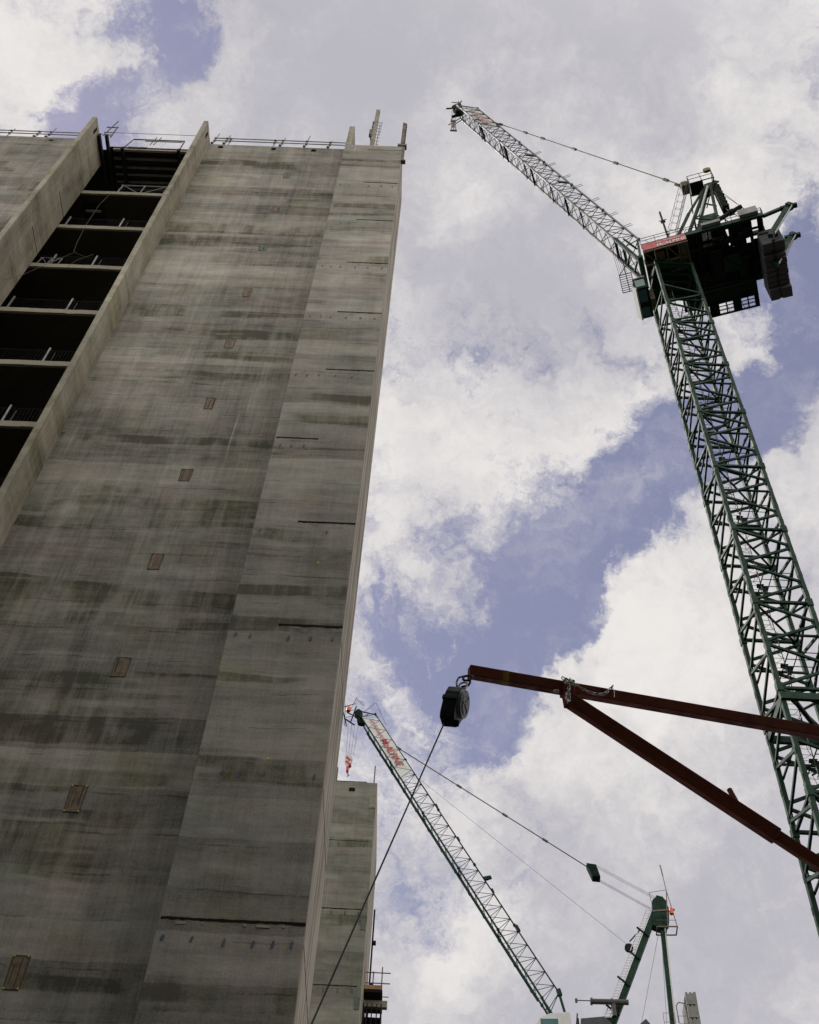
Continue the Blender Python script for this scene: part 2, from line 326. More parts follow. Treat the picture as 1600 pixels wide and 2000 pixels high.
def copy_tree(o, parent=None):
    c = o.copy(); COL.objects.link(c)
    if parent: c.parent = parent
    for ch in list(o.children): copy_tree(ch, c)
    return c
def lettering(name, text, m, parent, origin, xdir, ydir, size, width=None, depth=.02, shear=0.0, bold=0.0):
    cu = bpy.data.curves.new(name, 'FONT'); cu.body = text; cu.size = 1.0; cu.extrude = 0.02; cu.shear = shear; cu.offset = bold; cu.resolution_u = 2
    tmp = bpy.data.objects.new('tmp', cu); COL.objects.link(tmp)
    dg = bpy.context.evaluated_depsgraph_get(); me = bpy.data.meshes.new_from_object(tmp.evaluated_get(dg)); bpy.data.objects.remove(tmp)
    xs = [v.co.x for v in me.vertices]; w = max(xs) - min(xs)
    sx = (width / w) if width else size
    X = Vector(xdir).normalized(); Y = Vector(ydir); Y = (Y - X * Y.dot(X)).normalized(); Z = X.cross(Y)
    org = wloc(parent)
    for v in me.vertices:
        v.co = Vector(origin) + X * (v.co.x * sx) + Y * (v.co.y * size) + Z * (v.co.z / .02 * depth) - org
    me.materials.clear(); me.materials.append(M[m]); me.name = name
    o = bpy.data.objects.new(name, me); COL.objects.link(o); o.parent = parent; return o

# ------------------------------------------------------------------ ground
g = MB(); g.v = [(-2500, -2500, 0), (2500, -2500, 0), (2500, 2500, 0), (-2500, 2500, 0)]; g.f = [(0, 1, 2, 3)]
tag(g.build('ground', 'ground'), kind='structure')

# ------------------------------------------------------------------ main concrete tower
tw = thing('concrete_tower', (-8, 17, 0), 'tall raw concrete tower with projecting fins and open floors, filling the left of the photo', 'building')
TOP = 49.03
MB().box(-9.80, -3.82, 16.68, 17.10, 0, TOP).build('core_wall', 'wall', tw)
MB().box(-34, -14.50, 16.65, 17.10, 0, TOP).build('core_wall', 'wall', tw)
def fin(x0, x1, y0, y1, z0, z1):
    o = MB().box(x0, x1, y0, y1, z0, z1).build('fin_wall', 'fin', tw, bevel=.015); return o
fin1 = fin(-9.90, -9.72, 15.72, 21.6, 0, TOP + .02)
fin2 = fin(-14.52, -14.33, 15.72, 17.60, 0, TOP + .02)
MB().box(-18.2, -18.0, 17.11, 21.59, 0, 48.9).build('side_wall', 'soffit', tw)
fin(-3.868, -3.655, 15.722, 17.12, 46.85, TOP + .02)
pier = MB().box(-3.87, -1.592, 15.72, 18.05, 0, 46.85).build('pier', 'pier', tw, bevel=.02)
pier.data.materials.append(M['flank'])
for p in pier.data.polygons:
    if p.normal.x > .5: p.material_index = 1
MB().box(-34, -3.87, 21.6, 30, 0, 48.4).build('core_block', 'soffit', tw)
MB().box(-4.12, -3.872, 17.13, 21.59, 0, 48.9).build('side_wall', 'wall', tw)
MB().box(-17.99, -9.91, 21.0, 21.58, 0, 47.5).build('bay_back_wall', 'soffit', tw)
for k in range(14):
    z = 45.78 - 3.42 * k
    if z < .5: break
    mb = MB(); n = 14
    for i in range(n):                     # slab edge with slightly uneven arris
        x0 = -14.325 + i * (4.42 / n); x1 = x0 + 4.42 / n
        mb.box(x0, x1, 17.602 + random.uniform(0, .012), 20.99, z - .27 + random.uniform(0, .02), z)
    mb.box(-17.99, -14.326, 17.62, 20.99, z - .26, z - .001)
    mb.build('floor_slab', 'slab', tw)
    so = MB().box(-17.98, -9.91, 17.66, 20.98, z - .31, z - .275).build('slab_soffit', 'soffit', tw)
# stair opening in the uppermost soffit, with a packing beam
MB().box(-14.30, -13.45, 17.95, 20.2, 45.465, 45.495).build('soffit_opening', 'void', tw)
MB().bar((-14.2, 18.3, 45.38), (-13.6, 18.3, 45.38), .08).build('packing_beam', 'slab', tw)

def ragged(mb, x0, x1, y, z, h, amp, n=40):
    tp, bt = [z], [z - h * .8]
    for i in range(n):
        tp.append(tp[-1] * .7 + (z + random.uniform(-1, 1) * amp * .5) * .3)
        bt.append(bt[-1] * .55 + (z - h * random.uniform(.45, 1.15)) * .45)
    for i in range(n):
        a = x0 + (x1 - x0) * i / n; b = x0 + (x1 - x0) * (i + 1) / n
        mb.hexa([(a, y - .006, bt[i]), (b, y - .006, bt[i + 1]), (b, y + .01, bt[i + 1]), (a, y + .01, bt[i]), (a, y - .006, tp[i]), (b, y - .006, tp[i + 1]), (b, y + .01, tp[i + 1]), (a, y + .01, tp[i])])
joints = [(46.37, -2.95, .03), (42.89, -2.86, .06), (39.39, -2.87, .06), (35.92, -2.90, .07), (32.45, -2.92, .07), (29.02, -2.93, .06), (25.55, None, .06), (22.15, -2.9, .07), (18.72, -2.89, .07), (11.97, -3.84, .058)]
for z, xl, h in joints:
    mb = MB()
    if xl is None: ragged(mb, -3.83, -2.78, 15.72, z, h, .02)
    else: ragged(mb, xl, -1.60, 15.72, z, h, .03 if z < 13 else .015, 60 if z < 13 else 36)
    mb.build('pour_joint', 'crack', tw)
    if z < 24 or z in (35.92,):
        for _ in range(5 if z < 13 else 2):
            a = (-3.6, -3.2, -2.55, -2.35, -1.95)[_] if z < 13 else -2.6 + _ * .5; yq = 15.713 - .0015 * _
            MB().box(a, a + (.16, .03, .04, .20, .03)[_], yq, 15.73, z - h - random.uniform(.05, .07), z - h - .02).build('mortar_patch', 'slab', tw)
fr_a = (.06, .26, .46, .66, .79, .92); fr_b = (.08, .21, .34, .54, .73, .92)
for i, z in enumerate([42.89, 39.39, 35.92, 32.45, 29.02, 25.55, 22.15, 18.72, 15.22, 11.97]):
    frs = fr_a if z < 13 else fr_b
    for f in frs:
        if (z in (39.39, 25.55) and f > .5) or (z > 13 and random.random() < .3): continue
        x = -3.87 + 2.278 * f + random.uniform(-.02, .02); zz = z - .30 - random.uniform(0, .04)
        mb = MB(); w = random.uniform(.020, .034); hh = random.uniform(.10, .17)
        mb.prism([(x + w * math.cos(q) * random.uniform(.6, 1.2) + .01 * math.sin(q), 15.711, zz - hh / 2 + hh / 2 * math.sin(q) * random.uniform(.8, 1.1)) for q in [R(-30 * j) for j in range(12)]], (0, 1, 0), .02)
        mb.build('tie_hole', 'blue_mark' if z < 16 else 'grey_mark', tw)
for i, z in enumerate([45.77, 42.32, 38.88, 35.4, 31.96, 28.53, 25.09, 21.65, 18.26, 14.9, 11.49]):
    x = -6.1 + random.uniform(-.02, .02); mb = MB(); w, h = .130 * random.uniform(.85, 1.1), .28 * random.uniform(.85, 1.1); y = 16.68
    mb.box(x - w, x + w, y - .006, y + .02, z - h, z + h)
    pl = mb.build('cast_in_plate', 'greenplate' if i in (0, 2) else 'rust', tw)
    for s in (-1, 1): MB().hexa([(x + s * w - .006, y - .012, z - h), (x + s * w + .006, y - .012, z - h), (x + s * w + .010, y + .01, z - h), (x + s * w - .012, y + .01, z - h), (x + s * (w + .01) - .008, y - .012, z + h), (x + s * (w + .01) + .014, y - .012, z + h), (x + s * (w + .01) + .014, y + .01, z + h), (x + s * (w + .01) - .008, y + .01, z + h)]).build('plate_edge', 'plate_rim', pl)
    for s in (-1, 1): MB().box(x - w + .02, x + w - .02, y - .011, y + .01, z + s * h - .008, z + s * h + .006).build('plate_edge', 'plate_rim', pl)
    for j in random.sample(range(4), 2 + i % 2):
        q = x - w + .045 + j * .055 + random.uniform(-.01, .01); MB().box(q, q + random.uniform(.010, .022), y - .0105, y + .01, z - h * random.uniform(.5, .95), z + h * random.uniform(.4, .95)).build('stave', ('soffit', 'plate_rim', 'plate_rim', 'formwork')[(i + j) % 4], pl)
    if i >= 5:
        bo = MB()
        for a, b in ((-1, 1), (1, 1), (-1, -1), (1, -1)): bo.box(x + a * (w - .01) - .014, x + a * (w - .01) + .014, y - .02, y, z + b * (h - .01) - .014, z + b * (h - .01) + .014)
        bo.build('plate_bolt', 'lime' if i > 8 else 'rusttube', pl)
for x, y, z in ((-2.30, 15.72, 20.7), (-2.62, 15.72, 15.75 - .55)):
    MB().box(x - .02, x + .02, y - .008, y + .01, z - .02, z + .02).build('spray_mark', 'lime', tw)
# pockets under the wall head
for x in (-9.22, -7.02, -5.35, -16.3, -19.9, -24.0):
    MB().box(x - .09, x + .09, 16.64, 16.70, 48.62, 48.76).build('wall_pocket', 'crack', tw)
for y in (16.05,):
    MB().box(-9.722, -9.712, y, y + .12, 48.2, 48.75).build('wall_pocket', 'crack', tw)
    MB().box(-14.332, -14.322, y, y + .12, 48.2, 48.75).build('wall_pocket', 'crack', tw)
for z0, z1, y in ((42.95, 45.9, 16.9), (39.6, 42.4, 16.9)):
    mb = MB()
    for i in range(24):
        a = z0 + (z1 - z0) * i / 24; b = z0 + (z1 - z0) * (i + 1) / 24; q = y + random.uniform(-.01, .01) + i * .012
    MB().box(-14.331, -14.321, 16.55, 17.58, z0, z0 + .03).build('pour_joint', 'crack', tw)
for z in (14.6, 11.6, 18.3, 8.2):
    mb = MB(); n = 30
    for i in range(n):
        a = 15.74 + 2.28 * i / n; mb.box(-1.60, -1.588, a, a + 2.28 / n, z - .02 * random.uniform(.5, 1.2), z + .005)
    mb.build('pour_joint', 'crack', tw)

# open bay at the top: shuttering deck seen from below
fd = thing('shuttering_deck', (-12, 17.5, 49), 'dark shuttering deck with horizontal joists closing the top of the open bay', 'formwork')
MB().box(-13.95, -9.92, 16.95, 20.9, 49.0, 49.06).build('ply_panel', 'void', fd)
MB().box(-17.9, -13.96, 17.12, 20.9, 49.1, 49.15).build('ply_panel', 'void', fd)
for y in (17.02, 17.38, 17.75, 18.06, 18.38, 18.7): MB().box(-13.8, -9.93, y - .045, y + .045, 48.84, 48.99).build('joist', 'formwork' if y < 17.1 else 'joist', fd)
for x, y0, y1 in ((-14.26, 16.35, 18.5), (-13.95, 16.35, 18.5), (-13.36, 16.85, 19.2), (-11.0, 16.85, 19.2)):
    MB().box(x - .05, x + .05, y0, y1, 48.6, 48.83).build('bearer', 'black', fd)
MB().box(-13.2, -12.4, 16.93, 16.95, 48.98, 49.08).build('edge_strip', 'bluemesh', fd)
MB().bar((-13.4, 18.9, 46.5), (-13.05, 17.7, 45.9), .09).build('prop', 'slab', fd)

def guardrail(x0, x1, y, z, posts, label, lean=.12):
    t = thing('guardrail', (x0, y, TOP), label, 'guardrail', 'scaffold tube guardrails along the tower top')
    for h in (.80, 1.10): MB().tube((x0, y, TOP + h), (x1, y, TOP + h), .024).build('rail', 'scaffold', t)
    for x, h, b in posts:
        p = MB().tube((x, y + .03, TOP + .02), (x + lean, y + .03, TOP + h), .024).build('post', 'scaffold', t)
        for hh in (.80, 1.10): MB().box(x + .02, x + .10, y - .035, y + .06, TOP + hh - .035, TOP + hh + .035).build('clamp', 'scaffold', p)
        if b: MB().box(x - .04, x + .06, y - .04, y + .06, TOP + .45, TOP + .53).build('clamp', 'rusttube', p)
    return t
guardrail(-34, -14.56, 16.8, TOP, [(-18.5, 1.4, 0), (-17.3, 1.25, 1), (-16.8, 1.65, 1), (-21.5, 1.4, 0), (-25, 1.5, 0)], 'scaffold tube guardrail on the tower top left of the leftmost fin')
guardrail(-9.70, -3.95, 16.8, TOP, [(-9.75, 1.75, 1), (-9.25, 1.6, 1), (-9.1, 1.2, 0), (-6.87, 1.5, 1), (-7.2, 1.1, 0), (-5.85, 1.9, 1), (-4.85, 1.35, 1)], 'scaffold tube guardrail on the tower top between the two right-hand fins')
bt = thing('barrier_panel', (-12.2, 17.1, 49.1), 'barrier panel of thin bars standing above the dark open bay at the roofline', 'barrier')
MB().path([(-13.4, 17.0, 49.15), (-13.3, 17.1, 50.45), (-11.1, 17.1, 50.45), (-11.05, 17.0, 49.2)], .028).build('frame', 'rusttube', bt)
mb = MB()
for i in range(14): mb.tube((-13.2 + i * .1, 17.05, 49.2), (-13.15 + i * .1, 17.1, 50.4), .007, 4)
mb.tube((-12.7, 17.0, 50.0), (-11.1, 17.0, 50.0), .02); mb.tube((-12.4, 17.0, 49.6), (-12.3, 17.0, 50.5), .02); mb.tube((-12.25, 17.0, 49.6), (-12.1, 17.0, 50.5), .02)
mb.build('bars', 'rusttube', bt)
gt = thing('scaffold_gate', (-13.9, 16.6, 49.1), 'short scaffold tube frame beside the leftmost fin top', 'guardrail')
mb = MB(); mb.tube((-14.2, 16.5, 49.1), (-14.0, 16.5, 50.9), .024).tube((-14.3, 16.5, 50.1), (-13.8, 16.5, 50.1), .024).tube((-13.85, 16.5, 48.9), (-13.85, 16.5, 50.2), .03).tube((-14.3, 16.55, 49.6), (-13.85, 16.55, 49.6), .02).tube((-14.3, 16.55, 49.3), (-13.85, 16.55, 49.3), .02)
mb.build('frame', 'rusttube', gt)
tag(MB().path([(-14.2, 16.6, 49.75), (-9.9, 16.6, 49.75)], .010, 5).build('stay_wire', 'rope'), 'thin wire stretched across the top of the open bay between two fins', 'wire')

# edge protection on the open floors
lab = ['first', 'second', 'third', 'fourth', 'fifth', 'sixth', 'seventh']
px = [(-13.98, -12.1), (-14.15, -12.1), (-13.73, -12.25), (-14.17, -12.2), (-13.9, -11.97), (-14.0, -12.12), (-13.9, -12.1)]
for k in range(1, 7):
    z = 45.78 - 3.42 * k
    t = thing('edge_barrier', (-12.1, 17.7, z), 'blue mesh barrier with pale posts on the %s open floor below the bay top' % lab[k], 'barrier', 'mesh barriers on the open floors')
    for x in px[k]: MB().bar((x, 17.7, z), (x, 17.7, z + .95), .05).build('post', 'scaffold', t)
    MB().bar((px[k][1] + .18, 17.75, z), (px[k][1] + .2, 17.75, z + .75), .025).build('post', 'bluemesh', t)
    mb = MB().tube((-14.3, 17.72, z + .85), (-9.95, 17.72, z + .85), .009, 4).tube((-14.3, 17.72, z + .12), (-9.95, 17.72, z + .12), .009, 4)
    for i in range(40): mb.tube((-14.25 + i * .108, 17.72, z + .1), (-14.25 + i * .108, 17.72, z + .85), .002, 3)
    mb.build('mesh_net', 'bluemesh', t)
def trestle(x0, x1, z0, z1, y, label, r=.022):
    t = thing('trestle_frame', (x0, y, z0), label, 'frame', 'steel frames standing on slab edges')
    mb = MB().tube((x0, y, z0), (x0 + .08, y, z1), r).tube((x1, y, z0), (x1 + .05, y, z1), r).tube((x0, y, z1), (x1, y, z1), r).tube((x0, y, z0 + .03), (x1, y, z0 + .03), r)
    xm = (x0 + x1) / 2; mb.tube((xm, y, z0), (xm + .05, y, z1), r)
    mb.build('frame', 'steel', t)
    MB().tube((x0 + .08, y, z1), (xm, y, z0), r * .8).tube((xm, y, z0), (x1, y, z1), r * .8).build('brace', 'steel', t)
trestle(-13.0, -11.15, 45.80, 46.65, 17.68, 'pale braced steel frame on the uppermost slab edge of the open bay', .028)
trestle(-14.2, -13.45, 38.98, 39.5, 17.66, 'small dark braced frame at the left end of the third slab down', .016)
def cable(pts, label, r=.007):
    return tag(MB().path(pts, r, 5).build('hanging_cable', 'hemp'), label, 'cable', 'cables hanging in the open bay')
cable([(-13.05, 17.5, 45.6), (-13.2, 17.45, 44.0), (-13.2, 17.45, 42.0), (-13.1, 17.45, 40.4), (-13.0, 17.45, 39.6), (-12.5, 17.5, 39.35), (-12.3, 17.5, 39.6), (-12.75, 17.45, 38.9), (-12.9, 17.45, 38.3)], 'cable hanging down from the uppermost slab and looping over the slab two floors lower')
cable([(-12.95, 17.5, 39.75), (-13.55, 17.45, 38.75), (-14.1, 17.3, 37.3), (-14.45, 16.9, 35.9), (-14.4, 15.9, 33.3), (-14.6, 15.7, 32.0)], 'cable running down to the left across the dark third floor opening')

# things on the pier top
t = thing('formwork_soldier', (-2.9, 15.95, 46.85), 'tall upright formwork member with a thin ladder beside it on the tower corner roof', 'formwork')
MB().box(-2.94, -2.78, 15.9, 16.06, 46.85, 51.9).build('upright', 'formwork', t)
mb = MB().tube((-2.72, 16.1, 46.85), (-2.70, 16.1, 50.6), .018)
for i in range(9): mb.tube((-2.80, 16.05, 47.6 + i * .38), (-2.62, 16.12, 47.75 + i * .38), .012, 4)
mb.tube((-2.66, 16.1, 49.2), (-2.62, 16.1, 50.9), .012); mb.build('ladder', 'scaffold', t)
mb = MB()
for z in (48.4, 49.0, 49.6, 50.1): mb.box(-2.99, -2.93, 15.88, 16.1, z, z + .18)
mb.box(-3.05, -2.94, 15.86, 16.0, 48.55, 49.2); mb.build('bracket', 'rusttube', t)
t = thing('corner_post', (-1.55, 15.78, 46.85), 'dark rusty post with clamps rising at the right corner of the tower top', 'post')
MB().box(-1.66, -1.58, 15.74, 15.84, 46.6, 49.8).build('upright', 'rusttube', t)
mb = MB()
for i in range(28): z = 46.9 + i * .1; mb.box(-1.67 - .02 * (i % 2), -1.57 + .025 * (i % 3), 15.71, 15.86, z, z + .105)
mb.box(-1.80, -1.44, 15.70, 15.9, 46.95, 47.12); mb.box(-1.58, -1.50, 15.74, 15.84, 45.3, 46.9); mb.box(-1.60, -1.42, 15.70, 15.86, 45.25, 45.35); mb.build('clamp', 'rusttube', t)

# ------------------------------------------------------------------ rear concrete tower
rt = thing('rear_concrete_tower', (-5, 48, 0), 'lower concrete tower standing behind the right edge of the tall tower', 'building')
o = MB().box(-13, -1.945, 46, 52.6, 0, 40.15).build('wall', 'far_wall', rt, bevel=.03)
o.data.materials.append(M['flank'])
for p in o.data.polygons:
    if p.normal.x > .5: p.material_index = 1
for z in (36.55, 32.8, 29.02, 25.3):
    mb = MB(); ragged(mb, -8, -2.15, 46, z, .06 if z < 35 else .03, .03, 60); mb.build('pour_joint', 'crack', rt)
    for i in range(6):
        x = -2.35 - i * .62; MB().box(x - .03, x + .03, 45.98, 46.02, z - .34, z - .14).build('tie_hole', 'grey_mark', rt)
MB().box(-3.35, -3.05, 45.97, 46.02, 39.55, 39.75).build('wall_pocket', 'crack', rt)
MB().box(-2.28, -1.96, 45.975, 46.02, 38.55, 39.35).build('dark_patch', 'formwork', rt)
for z in (32.2, 28.4): MB().box(-2.22, -2.0, 45.975, 46.02, z - .45, z + .12).build('cast_in_plate', 'greenplate', rt)
for y, z, h in ((51.7, 39.2, .9), (47.8, 32.4, 1.7), (47.2, 29.0, 1.5)): MB().box(-1.96, -1.93, y - .6, y + .6, z - h, z).build('dark_patch', 'formwork', rt)
t = thing('guardrail', (-3, 46.3, 40.15), 'low guardrail along the roof edge of the rear concrete tower', 'guardrail')
MB().tube((-8, 46.2, 40.32), (-2.5, 46.2, 40.32), .03).build('rail', 'rusttube', t)
MB().tube((-2.13, 46.2, 40.1), (-2.13, 46.2, 41.4), .035).build('post', 'rusttube', t)
MB().tube((-4.05, 46.2, 40.1), (-4.05, 46.2, 41.2), .035).build('post', 'rusttube', t)
t = thing('pipe_bracket', (-1.85, 52.4, 36), 'dark downpipe with brackets on the right flank of the rear concrete tower', 'pipe')
mb = MB().tube((-1.86, 52.5, 26), (-1.86, 52.5, 37.2), .05)
for z in (32.9, 35.2): mb.box(-1.9, -1.68, 52.4, 52.6, z, z + .16)
mb.build('pipe', 'black', t)
# cantilevered scaffold platform
t = thing('scaffold_platform', (-1.3, 49, 29.8), 'small cantilevered scaffold platform with handrails on the right flank of the rear concrete tower', 'scaffold')
MB().box(-1.94, -1.12, 48.2, 49.6, 30.22, 30.42).build('toe_board', 'timber', t)
MB().box(-1.94, -1.10, 48.2, 50.0, 30.08, 30.16).build('deck', 'black', t)
MB().box(-1.94, -.87, 48.7, 48.95, 29.68, 29.98).build('bracket', 'slab', t)
mb = MB()
for z in (30.75, 31.27): mb.tube((-1.95, 48.6, z), (-.78, 48.6, z), .025)
mb.tube((-1.2, 48.6, 30.1), (-.82, 48.6, 30.1), .02); mb.tube((-1.3, 48.6, 29.6), (-.86, 48.6, 29.6), .02)
mb.build('rail', 'rusttube', t)
for x, z in ((-1.57, 31.35), (-1.17, 31.6)): MB().tube((x, 48.65, 30.1), (x, 48.65, z), .03).build('post', 'rusttube', t)
mb = MB().box(-1.94, -1.88, 48.3, 49.9, 28.2, 29.6).box(-1.16, -1.1, 48.3, 49.9, 28.2, 29.6).box(-1.88, -1.16, 49.5, 49.6, 28.2, 29.62)
for i in range(3): mb.box(-1.78 + i * .22, -1.73 + i * .22, 48.32, 48.4, 28.2, 29.6)
mb.build('lower_box', 'black', t)
# building-shaped block added out of view behind the viewpoint to shade the tower foot
def shade_block(x0, x1, y0, y1, h, label):
    t = thing('unseen_shade_block', ((x0 + x1) / 2, y1, 0), label, 'building', 'unseen blocks added for shade')
    MB().box(x0, x1, y0, y1, 0, h).build('wall', 'soffit', t)
    mb = MB()
    for i in range(int((x1 - x0) / 4)):
        for j in range(int(h / 3.6)): mb.box(x0 + 1 + i * 4, x0 + 3.6 + i * 4, y1 - .02, y1 + .05, 1 + j * 3.6, 3.2 + j * 3.6)
    tag(mb.build('window', 'glass', t), kind='stuff')
shade_block(-45, 30, -22, -6, 34, 'unseen dark block added behind the viewpoint to shade the tower foot')

# ------------------------------------------------------------------ tower cranes
def frame(O, heading):
    a = R(heading); L = Vector((math.cos(a), math.sin(a), 0)); T = Vector((-math.sin(a), math.cos(a), 0)); O = Vector(O)
    return lambda u, w, z: O + L * u + T * w + Vector((0, 0, z))

def mast_section(parent, B, side, pitch, green, z0, lean):
    """one mast section of two bracing bays: four chords, zigzag lacing, horizontals, ladder"""
    H = 2 * pitch
    def P(ix, iy, z): return Vector((B[0] + ix * side + lean * (z - B[2]), B[1] + iy * side, z))
    mb = MB(); cs = .19
    cor = [(0, 0), (1, 0), (1, 1), (0, 1)]
    for ix, iy in cor:
        mb.bar(P(ix, iy, z0), P(ix, iy, z0 + H), cs, cs, (0, 1, 0))
        mb.bar(P(ix, iy, z0 - .22), P(ix, iy, z0 + .22), cs + .07, cs + .07, (0, 1, 0))
        sx = -1 if ix == 0 else 1; sy = -1 if iy == 0 else 1
        for j in range(4):                        # bolt cleats up the outer arris
            z = z0 + .5 + j * H / 4; p = P(ix, iy, z) + Vector((sx * .095, sy * .02, 0)); mb.bar(p, p + Vector((0, 0, .30)), .04, .12, (0, 1, 0))
    sec = mb.build('mast_section', green, parent)
    mb = MB()
    for f in range(4):
        a = cor[f]; b = cor[(f + 1) % 4]; n = Vector((0, -1, 0)) if f == 0 else Vector((1, 0, 0)) if f == 1 else Vector((0, 1, 0)) if f == 2 else Vector((-1, 0, 0))
        off = n * .02
        ph = 0 if f in (0, 2) else .5
        for k in range(4):                        # zigzag
            za = z0 + (k + ph) * pitch / 2 * 1.0; zb = za + pitch / 2
            if k + ph >= 4: continue
            pa, pb = (a, b) if k % 2 == 0 else (b, a)
            p = P(*pa, za + .10) + off; q = P(*pb, zb - .10) + off; d = (q - p).normalized() * .08
            mb.bar(p + d, q - d, .125, .10, n)
            pl = p + d * 1.6; mb.bar(pl - Vector((0, 0, .20)), pl + Vector((0, 0, .14)), .03 if f in (1, 3) else .22, .22 if f in (1, 3) else .03, (0, 1, 0))
        if f in (0, 2):
            mb.bar(P(*a, z0 + .05) - n * .05, P(*b, z0 + .05) - n * .05, .13, .13, n)
            mb.bar(P(*a, z0 + pitch * 1.25) - n * .12, P(*b, z0 + pitch * 1.25) - n * .12, .09, .09, n)
        else:
            mb.bar(P(*a, z0 + .05) - n * .05, P(*b, z0 + .05) - n * .05, .12, .12, n); mb.bar(P(*a, z0 + pitch) - n * .12, P(*b, z0 + pitch) - n * .12, .08, .08, n)
    mb.bar(P(0, 0, z0 - .05), P(1, 1, z0 - .05), .09, .09); mb.bar(P(1, 0, z0 + .02), P(.5, .5, z0 + .02), .08, .08)
    mb.build('bracing', green, sec)
    mb = MB()                                     # inside ladder with hoops, near the left chords
    lx, ly = .30, .42
    for dx in (0, .42): mb.tube(P((lx + dx) / side, ly / side, z0), P((lx + dx) / side, ly / side, z0 + H), .022, 5)
    n = int(H / .30)
    for i in range(n): z = z0 + i * .30 + .1; mb.tube(P(lx / side, ly / side, z), P((lx + .42) / side, ly / side, z), .014, 4)
    for i in range(7):
        z = z0 + .3 + i * H / 7; c = P((lx + .21) / side, (ly + .32) / side, z)
        pts = [c + Vector((math.cos(q) * .33, math.sin(q) * .36, 0)) for q in [R(-70 + 32 * j) for j in range(11)]]
        mb.path(pts, .010, 4)
    mb.build('ladder', 'lacing', sec)
    mb = MB()                                     # rest platform of bars and a small plate
    zp = z0 + pitch * 1.05
    for i in range(4): mb.tube(P(.45 + i * .0, .25 + i * .17, zp), P(.97, .25 + i * .17, zp), .022, 5)
    mb.tube(P(.45, .1, zp), P(.45, .97, zp), .03, 5); mb.tube(P(.62, .05, zp), P(.62, .97, zp), .025, 5)
    a = P(.38, .55, zp + .02); mb.quad(a, a + Vector((.35, 0, 0)), a + Vector((.30, .25, 0)), a + Vector((.05, .25, 0)), .03)
    mb.prism([P(.40, .58, zp), P(.62, .58, zp), P(.52, .58, zp - .55)], (0, 1, 0), .04)
    mb.tube(P(.52, .58, zp - .5), P(.30, .42, zp - 1.1), .04, 5)
    mb.build('rest_platform', green if green == 'darkgreen' else 'darkgreen', sec)
    return sec

def jib(parent, F, base, d, length, hw, h, pitch, chord_m, lace_m, nose, root=3.0, top_end=49.4, sections=6, thick=.075, lace=.035, root_h=1.0):
    """triangular lattice jib: two bottom chords at +-hw and a top chord at height h"""
    du, dz = d; nu, nz = dz, -du
    def Q(s, w, n): return F(base[0] + du * s + nu * n, w, base[1] + dz * s + nz * n)
    edges = [root + (top_end - root) * i / sections for i in range(sections + 1)]
    for i in range(sections):
        s0, s1 = edges[i], edges[i + 1]; mb = MB()
        b0 = s0 if i else 0.0; b1 = s1 if i < sections - 1 else length - 1.5
        for w in (-hw, hw): mb.bar(Q(b0, w, 0), Q(b1, w, 0), thick * 2, thick * 2, F(0, 1, 0) - F(0, 0, 0))
        mb.tube(Q(s0, 0, h), Q(s1, 0, h), thick, 8)
        for w, n in ((-hw, 0), (hw, 0), (0, h)):
            for s in (s0, s1): mb.bar(Q(s - .12, w, n), Q(s + .12, w, n), thick * 3.1, thick * 3.1, F(0, 1, 0) - F(0, 0, 0))
        sec = mb.build('jib_section', chord_m, parent)
        mb = MB(); n = max(2, round((s1 - s0) / pitch)); st = (s1 - s0) / n
        for k in range(n):
            a = s0 + k * st; m = a + st / 2; e = a + st
            for w in (-hw, hw):
                mb.tube(Q(a, w, 0), Q(m, 0, h), lace, 5); mb.tube(Q(m, 0, h), Q(e, w, 0), lace, 5)
            mb.tube(Q(a, -hw, 0), Q(m, hw, 0), lace * .9, 5); mb.tube(Q(m, hw, 0), Q(e, -hw, 0), lace * .9, 5)
        if i == 0:
            mb.tube(Q(s0 - root_h * 2, -hw, 0), Q(s0, 0, h), lace * 1.3, 6).tube(Q(s0 - root_h * 2, hw, 0), Q(s0, 0, h), lace * 1.3, 6)
            for s in (.4, s0 * .6): mb.tube(Q(s, -hw, 0), Q(s, hw, 0), lace * 1.3, 6)
            mb.tube(Q(.4, -hw, 0), Q(s0 * .6, hw, 0), lace, 5).tube(Q(.4, hw, 0), Q(s0 * .6, -hw, 0), lace, 5)
        mb.bar(Q(s1, -hw, 0), Q(s1, hw, 0), .10, .16)
        mb.build('lacing', lace_m, sec)
    mb = MB()
    for w in (-hw, hw): mb.bar(Q(length - 1.5, w, 0), Q(length + .2, w * .35, .35), thick * 2, thick * 2, F(0, 1, 0) - F(0, 0, 0))
    mb.tube(Q(top_end, 0, h), Q(length + .3, 0, .7), thick * .9, 7)
    for w in (-hw, hw):
        mb.tube(Q(top_end, 0, h), Q(top_end + 1.2, w, 0), lace, 5)
        mb.tube(Q(length - .8, w * .7, .1), Q(top_end + (length - top_end) * .6, 0, h * .62), lace, 5)
    mb.tube(Q(length - 1.4, -hw, 0), Q(length - 1.4, hw, 0), lace * 1.4, 6)
    mb.tube(Q(length - .2, -hw * .5, .2), Q(length - .2, hw * .5, .2), .10, 8)
    mb.build('jib_nose', nose, parent)
    return Q

